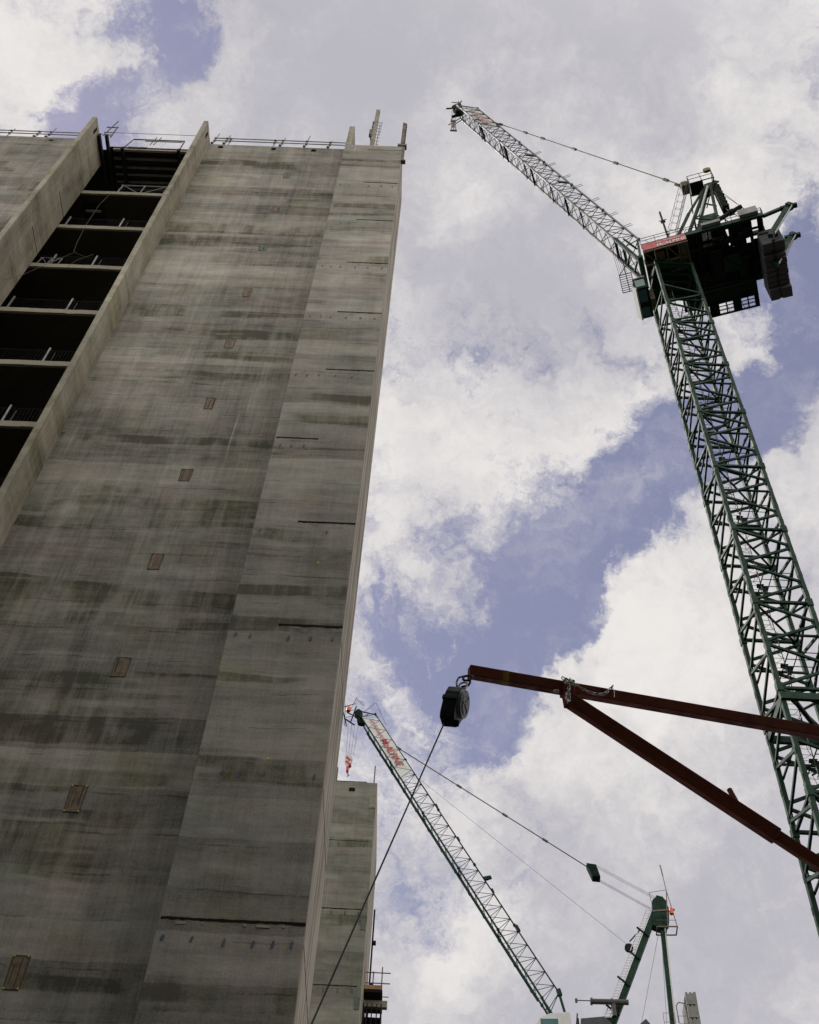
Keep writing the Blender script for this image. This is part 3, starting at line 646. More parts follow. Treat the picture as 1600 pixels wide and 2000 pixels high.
def rope(parent, pts, r=.02, name='rope', m='rope'):
    return MB().path(pts, r, 5).build(name, m, parent)
def pendant(parent, a, b, r=.04, fr=(.2, .4, .6, .8), m='rope'):
    a = Vector(a); b = Vector(b); o = MB().tube(a, b, r, 6).build('pendant_bar', m, parent)
    d = (b - a).normalized()
    for f in fr:
        p = a.lerp(b, f); MB().bar(p - d * .32, p + d * .32, .16, .2).bar(p - d * .55, p + d * .55, .07, .09).build('coupling', m, o)
    return o
def railing(mb, F, pts, h=1.1, r=.022, mid=True, step=1.0):
    for a, b in zip(pts, pts[1:]):
        a = Vector(a); b = Vector(b); n = max(1, round((b - a).length / step))
        for i in range(n + 1):
            p = a.lerp(b, i / n); mb.tube(F(*p), F(p.x, p.y, p.z + h), r, 5)
        for hh in ((h, h * .55) if mid else (h,)): mb.tube(F(a.x, a.y, a.z + hh), F(b.x, b.y, b.z + hh), r, 5)

# ---- crane 1: the large luffing crane on the right
c1 = thing('tower_crane', (16.0, 34.7, 0), 'large green luffing tower crane with a lattice mast and red sign at the right', 'crane')
LEAN = .0105; B1 = (14.69, 33.48, 39.29)
for i in range(14):
    z0 = 35.53 + 5.37 * (i - 6)
    if z0 + 5.37 > 76.6 or z0 < 0: continue
    mast_section(c1, B1, 2.45, 2.685, 'green', z0, LEAN)
def PM(ix, iy, z): return Vector((B1[0] + ix * 2.45 + LEAN * (z - B1[2]), B1[1] + iy * 2.45, z))
mb = MB()                                         # tie collar round the mast
for z in (34.95,):
    for (a, b) in (((-.05, 0), (1.5, 0)), ((-.05, 1), (1.5, 1)), ((0, -.05), (0, 1.05)), ((1, -.05), (1, 1.05))):
        mb.bar(PM(*a, z) + Vector((0, -.12 if a[1] <= 0 and b[1] <= 0 else 0, 0)), PM(*b, z) + Vector((0, -.12 if a[1] <= 0 and b[1] <= 0 else 0, 0)), .16, .34)
mb.bar(PM(.2, 0, 34.8), PM(1, 1, 34.8), .16, .2); mb.bar(PM(.5, 0, 33.6), PM(1.3, 0, 34.9), .12, .14)
mb.build('tie_collar', 'green', c1)
mb = MB()                                         # cable tray and looped cables in the mast
for i in range(60):
    z = 22 + i * .9; p = PM(.30, .30, z); q = PM(.34 + .12 * math.sin(i * 2.4), .28 + .1 * math.cos(i * 1.7), z + .45); mb.tube(p, q, .012, 4); mb.tube(q, PM(.30, .30, z + .9), .012, 4)
mb.build('power_cable', 'black', c1)

F1 = frame((16.35, 34.7, 78.0), -18.8)
# head of the mast and slewing ring
mb = MB()
for z, s in ((-1.55, 1.24),):
    for a, b in (((-s, -s), (s, -s)), ((s, -s), (s, s)), ((s, s), (-s, s)), ((-s, s), (-s, -s))):
        mb.bar(Vector((16.35 + a[0], 34.7 + a[1], 78 + z)), Vector((16.35 + b[0], 34.7 + b[1], 78 + z)), .2, .4)
for i in range(5): mb.box(15.0, 17.7, 33.5 + i * .55, 33.7 + i * .55, 76.2, 76.5)
for ix, iy in ((0, 0), (1, 0), (1, 1), (0, 1)): mb.bar(PM(ix, iy, 73.0), PM(ix, iy, 76.7), .2, .2, (0, 1, 0))
mb.build('mast_head', 'green', c1)
MB().tube((16.35, 34.7, 76.9), (16.35, 34.7, 77.8), 1.25, 28).build('slewing_ring', 'darkgreen', c1)
# machinery deck
dk = MB()
for w in (-2.3, -1.1, 1.1, 2.3): dk.box(-1.5, 6.9, w - .09, w + .09, -.25, .22, F1)
for i in range(12): u = -1.4 + i * .74; dk.box(u - .05, u + .05, -2.2, 2.2, -.12, .12, F1)
deck = dk.build('machinery_deck', 'green', c1)
pl = MB()
holes = [(2.7, 3.3, -2.1, -1.2), (2.8, 3.25, -1.1, -.55), (4.35, 4.5, -1.9, -.6), (4.6, 5.9, -1.0, -.45), (6.0, 6.4, -2.1, -1.5), (6.0, 6.5, -1.3, -.7), (5.2, 5.5, .6, 1.3)]
nx, nw = 42, 25
for i in range(nx):
    for j in range(nw):
        u = -1.45 + i * 8.3 / nx; w = -2.2 + j * 4.4 / nw; uc = u + .1; wc = w + .09
        if any(a < uc < b and c < wc < d_ for a, b, c, d_ in holes): continue
        pl.box(u, u + 8.3 / nx, w, w + 4.4 / nw, .125, .16, F1)
pl.build('deck_plate', 'darkgreen', deck)
mb = MB()                                         # winches and drives hanging through and under the deck
for u, w, l, rr in ((1.0, .2, 2.0, .55), (3.3, .4, 2.4, .6), (5.2, 1.1, 1.6, .5)):
    mb.tube(F1(u, w - l / 2, -.05), F1(u, w + l / 2, -.05), rr, 16); mb.tube(F1(u, w - l / 2 - .06, -.05), F1(u, w - l / 2, -.05), rr + .15, 16); mb.tube(F1(u, w + l / 2, -.05), F1(u, w + l / 2 + .06, -.05), rr + .15, 16)
for i in range(26):
    u = random.uniform(-1.2, 6.2); w = random.uniform(-1.9, 2.0); mb.box(u, u + random.uniform(.2, .9), w, w + random.uniform(.15, .6), -.4 - random.random() * .35, -.1, F1)
mb.build('winch_gear', 'black', deck)
MB().box(3.75, 4.95, -.2, .95, -.62, -.58, F1).build('hatch_panel', 'green', deck)
mb = MB().bar(F1(3.75, -.2, -.66), F1(4.95, .95, -.66), .06).bar(F1(3.6, -.25, -.64), F1(5.2, -.25, -.64), .06); mb.build('hatch_stay', 'darkgreen', deck)
# side walkway beyond the deck, open gratings
mb = MB()
for w in (2.45, 3.55, 4.5): mb.box(0.6 if w < 4 else 2.35, 5.85, w - .04, w + .04, -.1, .1, F1)
for u in (2.38, 2.99, 3.55, 4.05, 4.56, 5.07, 5.57, 5.8): mb.box(u - .04, u + .04, 3.3, 4.54, -.1, .1, F1)
for u0, u1 in ((2.38, 2.99), (4.05, 4.56), (5.57, 5.8)): mb.box(u0, u1, 3.5, 4.5, .0, .05, F1)
mb.box(.6, 5.85, 2.3, 3.5, .0, .05, F1)
for w in (3.87, 4.18): mb.box(2.99, 5.8, w - .015, w + .015, -.03, .03, F1)
wk = mb.build('side_walkway', 'darkgreen', c1)
mb = MB(); railing(mb, F1, [(.6, 4.5, .1), (5.8, 4.5, .1), (5.8, 2.6, .1)]); mb.build('handrail', 'black', wk)
mb = MB(); railing(mb, F1, [(-1.5, -2.4, .2), (1.6, -2.4, .2)], .9); railing(mb, F1, [(1.7, -2.4, .2), (6.9, -2.4, .2), (6.9, 0, .2)], .75); mb.build('handrail', 'lacing', deck)
for u0, u1, z1 in ((2.75, 4.05, .42), (5.35, 6.6, .95)):
    MB().box(u0, u1, -2.66, -2.42, .05, z1, F1).build('control_box', 'steel', deck)
MB().box(5.45, 6.5, -2.5, -2.3, .96, 1.25, F1).build('box_lid', 'black', deck)
# slewing platform on the left with the red sign
mb = MB()
for w in (-2.45, -1.4, -.5): mb.box(-1.5, 1.55, w - .05, w + .05, -1.42, -1.25, F1)
for u in (-1.45, -.7, .1, .9, 1.5): mb.box(u - .05, u + .05, -2.45, -.4, -1.46, -1.3, F1)
mb.bar(F1(-1.4, -2.4, -1.4), F1(.1, -.5, -1.4), .06).bar(F1(.2, -2.4, -1.4), F1(1.5, -.5, -1.4), .06)
mb.box(-.7, -.1, -2.2, -.6, -1.3, -1.27, F1).box(1.0, 1.5, -2.3, -1.1, -1.3, -1.27, F1)
fp = mb.build('front_platform', 'brownbox', c1)
sg = MB().box(-1.48, 1.52, -2.56, -2.50, -1.22, -.25, F1).build('sign_board', 'red', c1)
Lx = F1(1, 0, 0) - F1(0, 0, 0)
lettering('lettering', 'Sir Robert', 'whiteletter', sg, F1(-.50, -2.575, -.62), Lx, (0, 0, 1), .40, 1.65, .01)
lettering('lettering', 'M\u1d9cALPINE' if False else 'McALPINE', 'whiteletter', sg, F1(-.50, -2.575, -1.16), Lx, (0, 0, 1), .56, 2.0, .01, bold=.02)
tag(MB().bar(F1(.43, -2.3, -.3), F1(.46, -2.3, 4.9), .11).box(.30, .62, -2.36, -2.24, 3.0, 3.25, F1).box(.2, .75, -2.32, -2.28, 3.35, 3.4, F1).build('antenna_pole', 'black', c1))
# driver's cab, hanging at the jib foot on the left
cab = MB(); sec_ = [(-1.70, -1.55), (-2.35, -1.55), (-2.68, -1.95), (-2.72, -2.6), (-2.5, -3.05), (-1.70, -3.05)]
poly = [F1(u, -.75, z) for u, z in sec_]; cab.prism(poly, F1(0, 1, 0) - F1(0, 0, 0), 2.4)
cb = cab.build('cab', 'darkgreen', c1, bevel=.05)
MB().box(-2.5, -1.85, -.77, -.74, -2.8, -1.8, F1).box(-2.42, -1.85, -.6, .35, -3.075, -3.045, F1).box(-2.42, -1.85, .75, 1.5, -3.075, -3.045, F1).build('cab_window', 'glass', cb)
pw = [F1(-2.68, -.80, -1.9), F1(-2.78, -.80, -2.6), F1(-2.55, -.80, -3.10), F1(-2.46, -.80, -3.10), F1(-2.70, -.80, -2.55), F1(-2.6, -.80, -1.9)]
MB().prism(pw, F1(0, 1, 0) - F1(0, 0, 0), 2.5).build('cab_front_frame', 'white', cb)
MB().box(-2.65, -1.75, -.82, 1.70, -1.55, -1.48, F1).build('cab_roof', 'white', cb)
MB().box(-1.70, -1.38, .1, 1.9, -3.4, -1.9, F1).build('side_cabinet', 'brownbox', cb)
# jib
d1 = (-.2753, .9614)
Q1 = jib(c1, F1, (-1.68, .8), d1, 52.2, .8, 1.82, 2.05, 'jib', 'lacing', 'jib', root=5.2, top_end=49.4, sections=6, thick=.068, lace=.030)
mb = MB()                                         # green foot of the jib and its luffing stays
for w in (-.8, .8): mb.bar(Q1(-.2, w, 0), Q1(5.0, w, .02), .24, .24, F1(0, 1, 0) - F1(0, 0, 0))
mb.bar(Q1(.2, -.8, .05), Q1(5.1, 0, 1.7), .14).bar(Q1(.2, .8, .05), Q1(5.1, 0, 1.7), .14).bar(Q1(3.4, -.8, 0), Q1(3.4, .8, 0), .2).bar(Q1(2.0, -.8, 0), Q1(3.4, .8, 0), .14).bar(Q1(5.0, -.8, 0), Q1(5.0, .8, 0), .2).bar(Q1(.6, -.8, 0), Q1(2.0, .8, 0), .14)
mb.quad(Q1(4.3, -.35, .8), Q1(5.6, -.35, .8), Q1(5.6, .3, 1.3), Q1(4.3, .3, 1.3), .12)
mb.tube(F1(-1.7, -1.3, .7), F1(-1.7, 1.3, .7), .2, 12)
mb.build('jib_foot', 'green', c1)
mb = MB()
for s in (24.1, 31.9, 39.6, 46.3 - 22): pass
for s, w in ((33.0, 0), (41.0, 0), (25.0, 0), (16.0, 0)):
    mb.bar(Q1(s, -.8, -.05), Q1(s, .8, -.05), .16, .26)
for s in (20.5, 29.5): mb.quad(Q1(s, -.45, .9), Q1(s + .35, -.45, .9), Q1(s + .35, 0, 1.8), Q1(s, 0, 1.8), .12)
mb.build('cross_frame', 'green', c1)
MB().quad(Q1(33.4, -.7, .1), Q1(34.3, -.7, .1), Q1(34.3, .7, .1), Q1(33.4, .7, .1), .1).build('walkway_plate', 'black', c1)
mb = MB()                                         # ladder rungs projecting from the top chord
for s in (8, 11, 15, 19, 22, 26, 30): mb.tube(Q1(s, 0, 1.8), Q1(s + .1, .05, 2.55), .022, 4).tube(Q1(s + .35, 0, 1.8), Q1(s + .45, .05, 2.55), .022, 4)
mb.tube(Q1(6, .1, 2.0), Q1(32, .1, 2.0), .012, 4); mb.build('handrail', 'lacing', c1)
p = MB().quad(Q1(41.2, -.66, .14), Q1(49.4, -.66, .14), Q1(48.8, .02, 1.70), Q1(41.2, .02, 1.70), .02).build('name_panel', 'white', c1)
e1 = Q1(0, 0, 0) - Q1(1, 0, 0); e2 = Q1(0, .02, 1.70) - Q1(0, -.66, .14); nn = e1.cross(e2).normalized()
lettering('lettering', 'Sir Robert', 'fadedletter', p, Q1(48.6, -.46, .60) + nn * .2, e1, e2, .75, 3.0, .01, .25)
lettering('lettering', 'McALPINE', 'fadedletter', p, Q1(45.4, -.52, .46) + nn * .2, e1, e2, 1.25, 3.7, .01, .2, .03)
mb = MB()                                         # head sheaves
mb.tube(Q1(52.0, -.35, .2), Q1(52.0, .35, .2), .55, 14).tube(Q1(50.6, -.25, .0), Q1(50.6, .35, .0), .5, 14)
mb.bar(Q1(50.3, -.1, -.2), Q1(52.6, .1, .1), .5, .3); mb.tube(Q1(52.2, 0, .2), Q1(52.4, -.3, -.9), .09); mb.tube(Q1(50.4, .6, 0), Q1(50.6, .9, -1.5), .05)
mb.bar(Q1(50.0, .1, 0), Q1(50.2, .1, -1.0), .3, .12)
mb.build('head_sheaves', 'darkgreen', c1)
mb = MB(); mb.tube(Q1(52.3, 0, .6), Q1(54.3, 0, 1.0), .05, 5).tube(Q1(53.6, 0, .9), Q1(53.7, -.35, .1), .045, 5).tube(Q1(53.4, 0, .9), Q1(54.6, .2, 1.4), .07, 5)
mb.build('nose_pole', 'lacing', c1)
MB().tube(Q1(49.5, .55, -.1), Q1(50.1, 1.0, -1.3), .05, 5).build('nose_bracket', 'lacing', c1)
# A-frame, platform, luffing tackle
top = (4.9, 0, 11.9)
mb = MB()
for w in (-.95, .95):
    mb.bar(F1(1.15, w, .2), F1(4.6, w * .35, 11.6), .16, .3, F1(0, 1, 0) - F1(0, 0, 0))
    mb.bar(F1(4.0, w, .2), F1(5.0, w * .35, 11.6), .20, .26, F1(0, 1, 0) - F1(0, 0, 0))
for f in (.25, .5, .75):
    mb.bar(F1(1.15 + 3.45 * f, -.95 + .62 * f, .2 + 11.4 * f), F1(1.15 + 3.45 * f, .95 - .62 * f, .2 + 11.4 * f), .12)
    mb.bar(F1(4.0 + f, -.95 + .62 * f, .2 + 11.4 * f), F1(4.0 + f, .95 - .62 * f, .2 + 11.4 * f), .12)
    mb.bar(F1(1.15 + 3.45 * f, -.95 + .62 * f, .2 + 11.4 * f), F1(4.0 + f, -.95 + .62 * f, .2 + 11.4 * (f - .12)), .09)
for a, b in ((.25, .5), (.5, .75)):
    mb.bar(F1(1.15 + 3.45 * a, -.95 + .62 * a, .2 + 11.4 * a), F1(1.15 + 3.45 * b, .95 - .62 * b, .2 + 11.4 * b), .09)
mb.quad(F1(2.5, -.5, 3.2), F1(4.2, -.5, 3.2), F1(4.4, -.4, 6.4), F1(3.3, -.4, 6.4), .1)
mb.quad(F1(2.2, -.6, .6), F1(4.6, -.6, .6), F1(4.5, -.5, 2.8), F1(2.4, -.5, 2.8), .1)
mb.bar(F1(.2, -.95, .2), F1(2.6, -.8, 6.6), .16, .2).bar(F1(2.6, -.8, 6.6), F1(4.4, -.5, 11.0), .12, .16)
for i in range(7): mb.bar(F1(1.3 + i * .4, -.9, .4 + (i % 3)), F1(2.2 + i * .35, -.6, 2.0 + (i % 4) * .8), .06)
af = mb.build('a_frame', 'green', c1)
mb = MB().bar(F1(3.3, -.72, 6.0), F1(4.75, -.5, 11.3), .12, .2, F1(0, 1, 0) - F1(0, 0, 0)).bar(F1(2.55, -.9, 1.0), F1(3.2, -.8, 3.5), .10, .18)
mb.bar(F1(1.6, -.98, .2), F1(2.3, -.95, 2.4), .08); mb.build('pale_strut', 'white', af)
mb = MB()
for w in (-.25, -.1, .05, .2, .35): mb.tube(F1(5.0, w, 12.0), F1(5.0, w + .06, 12.0), .55, 16)
mb.bar(F1(4.2, -.3, 11.2), F1(5.6, -.3, 12.3), .1, .5).bar(F1(4.2, .35, 11.2), F1(5.6, .35, 12.3), .1, .5); mb.build('top_sheaves', 'lacing', af)
mb = MB()                                         # rear ladder pack
for i in range(14): z = 12.0 - i * .33; mb.box(5.15, 5.55 + .12 * (i % 2), -.3, .35, z - .22, z, F1)
mb.bar(F1(5.4, 0, 7.3), F1(5.45, 0, 12.2), .3, .45); mb.build('rope_guide', 'darkgreen', af)
mb = MB()
zf = 11.2
mb.box(3.45, 5.3, -1.15, -1.10, zf, zf + .1, F1).box(3.45, 5.3, -.1, -.05, zf, zf + .1, F1).box(3.45, 3.5, -1.15, -.05, zf, zf + .1, F1).box(5.25, 5.3, -1.15, -.05, zf, zf + .1, F1).box(4.4, 4.45, -1.15, -.05, zf, zf + .1, F1)
mb.box(3.5, 4.4, -1.1, -.1, zf + .02, zf + .06, F1)
mb.bar(F1(3.4, -1.1, zf), F1(2.9, -.8, 6.5), .07).bar(F1(5.3, -1.1, zf), F1(4.0, -.7, 7.0), .06)
railing(mb, F1, [(3.45, -.05, zf), (3.45, -1.15, zf), (5.3, -1.15, zf), (5.3, -.05, zf)], 1.5, .025, True, .9)
mb.build('top_platform', 'black', af)
mb = MB().tube(F1(3.3, -1.2, 1.5), F1(3.3, .8, 1.5), .75, 14).box(2.6, 4.4, -1.4, .6, .2, 1.2, F1).box(4.7, 5.6, -1.8, -.4, .2, 1.1, F1).tube(F1(3.3, -1.3, 1.5), F1(3.3, -1.2, 1.5), .95, 14)
for i in range(10): mb.bar(F1(-1.2 + i * .8, -1.9, .2), F1(-1.0 + i * .8, -1.8, 1.0 + (i * 7 % 5) * .25), .06)
mb.path([F1(3.4, -1.3, 2.2), F1(3.9, -1.4, 3.4), F1(4.4, -1.3, 3.9), F1(4.9, -1.2, 2.6), F1(5.2, -1.2, 1.0)], .035, 5); mb.build('hoist_winch', 'black', c1)
MB().tube(F1(5.05, -1.2, 13.0), F1(5.05, -1.0, 13.0), .30, 20).build('warning_drum', 'yellowdrum', af)
mb = MB()                                         # caged ladder up the front strut
a = Vector((1.2, -1.25, 3.0)); b = Vector((3.3, -1.25, 11.0))
for dw in (-.22, .22): mb.tube(F1(a.x, a.y + dw, a.z), F1(b.x, b.y + dw, b.z), .02, 4); mb.tube(F1(a.x - .6, a.y + dw, a.z), F1(b.x - .6, b.y + dw, b.z), .012, 4)
for i in range(24): p = a.lerp(b, i / 23); mb.tube(F1(p.x, p.y - .22, p.z), F1(p.x, p.y + .22, p.z), .012, 4)
for i in range(8):
    p = a.lerp(b, i / 7); mb.path([F1(p.x + .33 * math.cos(q) - .33, p.y + .35 * math.sin(q), p.z) for q in [R(20 + 32 * j) for j in range(11)]], .011, 4)
mb.build('caged_ladder', 'lacing', af)
# ropes and pendants
bk = (3.31, 0, 13.39)
for w in (-.07,): pendant(c1, F1(-11.74, w, 42.4), F1(3.1, w, 13.8), .045, (.04, .20, .305, .485, .70, .93))
tb = thing_b = MB().box(2.95, 3.55, -.42, .42, 12.9, 13.75, F1).bar(F1(2.6, 0, 14.6), F1(3.1, 0, 13.6), .16, .22).build('tackle_block', 'brownbox', c1, bevel=.08)
mb = MB()
for w in (-.3, -.15, 0, .15, .3): mb.tube(F1(3.5, w, 13.3), F1(4.9, w * .8, 12.3), .014, 4)
mb.tube(F1(5.3, 0, 12.3), F1(6.3, -2.0, 1.0), .022, 5).tube(F1(5.3, 0, 7.9), F1(6.0, -1.5, .9), .022, 5).tube(F1(5.3, .2, 12.0), F1(6.8, -1.6, .9), .016, 5)
mb.tube(F1(1.0, 0, .6), F1(-.9, 0, 5.8), .02, 4); mb.build('rope', 'rope', c1)
MB().tube(F1(3.9, -1.6, 2.3), F1(6.0, -1.6, 3.7), .17, 8).tube(F1(5.1, -1.6, 3.1), F1(5.35, -1.6, 3.27), .24, 8).build('ram', 'black', c1)
# inspection basket under the jib foot
mb = MB(); q = [(-3.75, -1.2, -.2), (-2.9, -1.2, -.2), (-2.75, .5, -.2), (-3.6, .5, -.2)]
q = [(-3.4, -.75, -.35), (-2.55, -.75, -.35), (-2.55, .65, -.35), (-3.4, .65, -.35)]
for a, b in zip(q, q[1:] + q[:1]): mb.bar(F1(*a), F1(*b), .05)
for i in range(1, 8): w = -.75 + i * 1.4 / 8; mb.tube(F1(-3.4, w, -.35), F1(-2.55, w, -.35), .025, 4)
for i in range(5): mb.tube(F1(-3.4 + i * .15, -.75, -.35), F1(-3.45 + i * .10, -.75, 3.4), .014, 4)
mb.bar(F1(-2.9, .65, -.35), F1(-2.9, -.75, 3.8), .06).bar(F1(-3.4, -.75, -.35), F1(-2.8, -.8, .8), .04)
mb.build('access_basket', 'black', c1)
# rear posts and counterweight
for w in (-2.0, .25):
    mb = MB().bar(F1(6.75, w, -2.9), F1(8.72, w, .75), .34, .3, F1(0, 1, 0) - F1(0, 0, 0))
    mb.bar(F1(8.2, w, .75), F1(9.3, w, .72), .3, .25).bar(F1(8.7, w, 1.0), F1(8.9, w, .6), .5, .3)
    po = mb.build('rear_post', 'green', c1)
    MB().bar(F1(7.05, w - .17, -3.0), F1(8.95, w - .17, .52), .03, .12, F1(0, 1, 0) - F1(0, 0, 0)).build('post_edge', 'white', po)
MB().bar(F1(6.9, -2.0, .35), F1(8.6, -2.0, .9), .2, .26).bar(F1(6.8, .25, -1.0), F1(8.7, .25, .9), .16, .2).bar(F1(7.3, -2.0, -1.6), F1(7.3, .25, -1.6), .2, .3).build('rear_beam', 'green', c1)
mb = MB()
for i in range(8): mb.tube(F1(8.3 - i * .12, .0, -.5 - i * .27), F1(8.6 - i * .12, -.1, -.6 - i * .27), .03, 4)
mb.build('chain_ladder', 'white', c1)
cw = [(-1.30, -.75, -.35, -2.5, 0), (-.75, -.30, -.1, -2.1, .05)] + [(-.28 + i * .40, .10 + i * .40, -.1, -2.42, .02 * (i % 2)) for i in range(6)] + [(2.12, 2.95, -.1, -2.75, .05)]
for w0, w1, z1, z0, du in cw:
    poly = [(6.22 + du, z0), (6.85, z0), (6.85, z0 + .12), (7.05, z0 + .12), (7.05, z0), (7.68 + du, z0), (7.68 + du, z1 - .2), (7.4, z1), (6.6, z1), (6.22 + du, z1 - .25)]
    mb = MB().prism([F1(u, w0, z) for u, z in poly], F1(0, 1, 0) - F1(0, 0, 0), w1 - w0 - .02)
    mb.build('counterweight_slab', 'grey', c1, bevel=.03)
MB().box(6.9, 7.1, -1.36, -1.26, -2.3, -2.15, F1).box(6.3, 6.95, -1.36, -1.28, -.95, -.82, F1).build('lifting_lug', 'black', c1)

hk = thing('hook_block', Q1(51.4, 0, .2) + Vector((0, 0, -5)), 'small hook block hanging from ropes at the jib tip of the large crane', 'hook block', 'crane hook blocks')
hp = Q1(51.6, 0, -.3)
mb = MB()
for a in (-.22, .22): mb.tube(hp + Vector((a, 0, 0)), hp + Vector((a * .7, 0, -3.4)), .022, 4)
mb.build('rope', 'rope', hk)
z = -3.4; mb = MB().box(hp.x - .2, hp.x + .2, hp.y - .15, hp.y + .15, hp.z + z - .25, hp.z + z)
for s in (-1, 1): mb.bar(hp + Vector((s * .17, 0, z)), hp + Vector((s * .24, 0, z - 3.0)), .05, .12)
mb.box(hp.x - .36, hp.x + .36, hp.y - .08, hp.y + .08, hp.z + z - 3.1, hp.z + z - 2.95).box(hp.x - .32, hp.x - .12, hp.y - .1, hp.y + .1, hp.z + z - .1, hp.z + z + .6)
mb.build('frame', 'steel', hk)
MB().box(hp.x - .15, hp.x + .12, hp.y - .06, hp.y + .06, hp.z + z - 2.0, hp.z + z - .3).build('sheave_block', 'rusttube', hk)
MB().tube(hp + Vector((0, 0, z - 2.0)), hp + Vector((0, 0, z - 2.6)), .06, 8).build('hook', 'orange', hk)

# ---- crane 2: the lower luffing crane behind
c2 = thing('tower_crane', (14.3, 99.7, 0), 'lower green luffing crane behind, red lettering on its white jib panel', 'crane')
F2 = frame((14.33, 99.65, 58.53), -5.1)
B2 = (13.2, 98.5, 30.0)
for i in range(11): mast_section(c2, B2, 2.3, 2.6, 'green', 1.0 + i * 5.2, 0.0)
d2 = (-.4783, .8782)
Q2 = jib(c2, F2, (-.91, .24), d2, 43.2, .62, 1.85, 1.75, 'green', 'lacing', 'green', root=1.9, top_end=42.4, sections=5, thick=.075, lace=.032, root_h=.6)
p = MB().quad(Q2(31.3, -.70, .06), Q2(42.2, -.70, .06), Q2(41.6, -.08, 1.78), Q2(32.4, -.08, 1.78), .03).build('name_panel', 'white', c2)
e1 = Q2(0, 0, 0) - Q2(1, 0, 0); e2 = Q2(0, -.08, 1.78) - Q2(0, -.70, .06); nn = e1.cross(e2).normalized()
lettering('lettering', 'Sir Robert', 'redletter', p, Q2(41.5, -.64, .62) + nn * .05, e1, e2, .80, 3.2, .01, .1, 0)
mb = MB()
for i in range(6): s = 42.0 - i * 1.72; mb.tube(Q2(s, -.70, .06) + nn * .03, Q2(s - .86, -.10, 1.74) + nn * .03, .022, 4).tube(Q2(s - .86, -.10, 1.74) + nn * .03, Q2(s - 1.72, -.70, .06) + nn * .03, .022, 4)
mb.build('panel_stay', 'green', p)
lettering('lettering', 'McALPINE', 'redletter', p, Q2(38.0, -.66, .42) + nn * .05, e1, e2, 1.30, 4.5, .01, .1, .008)
mb = MB()                                         # rope rail under the bottom chord
mb.tube(Q2(2, -.2, -.38), Q2(40, -.2, -.38), .07, 6)
for i in range(13): mb.bar(Q2(3 + i * 3, -.2, -.4), Q2(3.3 + i * 3, -.2, -.4), .15)
mb.build('walkway_rail', 'green', c2)
MB().quad(Q2(15.9, 0, 1.9), Q2(16.3, 0, 1.9), Q2(16.1, 0, 2.6), Q2(15.8, 0, 2.6), .3).build('chord_fitting', 'green', c2)
for s in (21.5, 26.5, 14.2): MB().bar(Q2(s, 0, 1.9), Q2(s + .5, 0, 1.95), .2).build('chord_fitting', 'green', c2)
MB().bar(Q2(1.6, 0, 1.8), Q2(2.2, 0, 1.95), .4, .4).build('chord_fitting', 'green', c2)
MB().bar(Q2(9.2, 0, 1.9), Q2(9.9, 0, 1.95), .3).build('chord_fitting', 'green', c2)
MB().bar(Q2(1.9, 0, 1.85), F2(.75, 0, -1.8), .2).bar(Q2(1.9, -.5, 0), F2(-.2, -.5, -1.5), .16).build('jib_foot', 'green', c2)
mb = MB().tube(Q2(43.4, -.3, .1), Q2(43.4, .3, .1), .5, 12).tube(Q2(42.2, -.3, -.1), Q2(42.2, .3, -.1), .5, 12).bar(Q2(41.6, 0, -.1), Q2(44.0, 0, .3), .5, .4)
mb.build('head_sheaves', 'darkgreen', c2)
mb = MB(); q = [(-23.6, 39.0), (-22.0, 39.9)]
mb.bar(F2(-23.5, -.3, 38.9), F2(-22.9, -.3, 36.6), .1, .9, F2(0, 1, 0) - F2(0, 0, 0))
for z in (37.4, 38.4): mb.tube(F2(-23.1, -.6, z), F2(-22.0, -.6, z + .2), .04, 4)
mb.tube(F2(-23.5, -.6, 39.0), F2(-22.0, -.6, 39.6), .05, 5).tube(F2(-23.0, -.6, 36.0), F2(-23.2, -.6, 39.4), .03, 4).tube(F2(-22.6, 0, 39.2), F2(-22.0, 0, 41.2), .03, 4).tube(F2(-22.0, 0, 41.0), F2(-21.0, 0, 39.8), .03, 4)
mb.tube(F2(-21.0, -.1, 38.6), F2(-19.6, -.1, 40.2), .03, 4).tube(F2(-19.6, -.1, 40.2), F2(-18.2, -.1, 36.6), .02, 4)
mb.bar(F2(-23.2, -.6, 37.3), F2(-22.0, .2, 36.9), .12).bar(F2(-22.4, -.3, 36.8), F2(-21.9, -.3, 39.4), .12).bar(F2(-22.9, -.6, 38.2), F2(-21.6, -.3, 37.6), .1)
mb.build('nose_platform', 'darkgreen', c2)
MB().tube(F2(-22.75, -.6, 38.4), F2(-22.75, -.6, 38.95), .26, 8).build('warning_lamp', 'orange', c2)
# A-frame
mb = MB()
mb.bar(F2(3.9, 0, -1.5), F2(9.9, 0, 11.6), .55, .8, F2(0, 1, 0) - F2(0, 0, 0))
mb.bar(F2(9.8, .0, -1.5), F2(10.35, .0, 11.2), .5, .5, F2(0, 1, 0) - F2(0, 0, 0))
mb.prism([F2(9.3, -.5, 9.6), F2(9.6, -.5, 12.0), F2(10.1, -.5, 12.9), F2(10.7, -.5, 12.7), F2(11.1, -.5, 11.4), F2(10.9, -.5, 9.8), F2(10.2, -.5, 9.2)], F2(0, 1, 0) - F2(0, 0, 0), 1.0)
af = mb.build('a_frame', 'green', c2)
MB().bar(F2(9.98, -.27, -1.5), F2(10.52, -.27, 10.8), .10, .05, F2(0, 1, 0) - F2(0, 0, 0)).build('leg_edge', 'white', af)
mb = MB()
for o in (-.35, -.85): mb.tube(F2(3.8 + o, -.5, -1.5), F2(9.7 + o * .9, -.4, 11.4), .05, 5)
for i in range(46): f = i / 46; mb.tube(F2(3.45 + 5.93 * f, -.5, -1.5 + 12.9 * f), F2(2.95 + 5.98 * f, -.5, -1.5 + 12.9 * f), .025, 4)
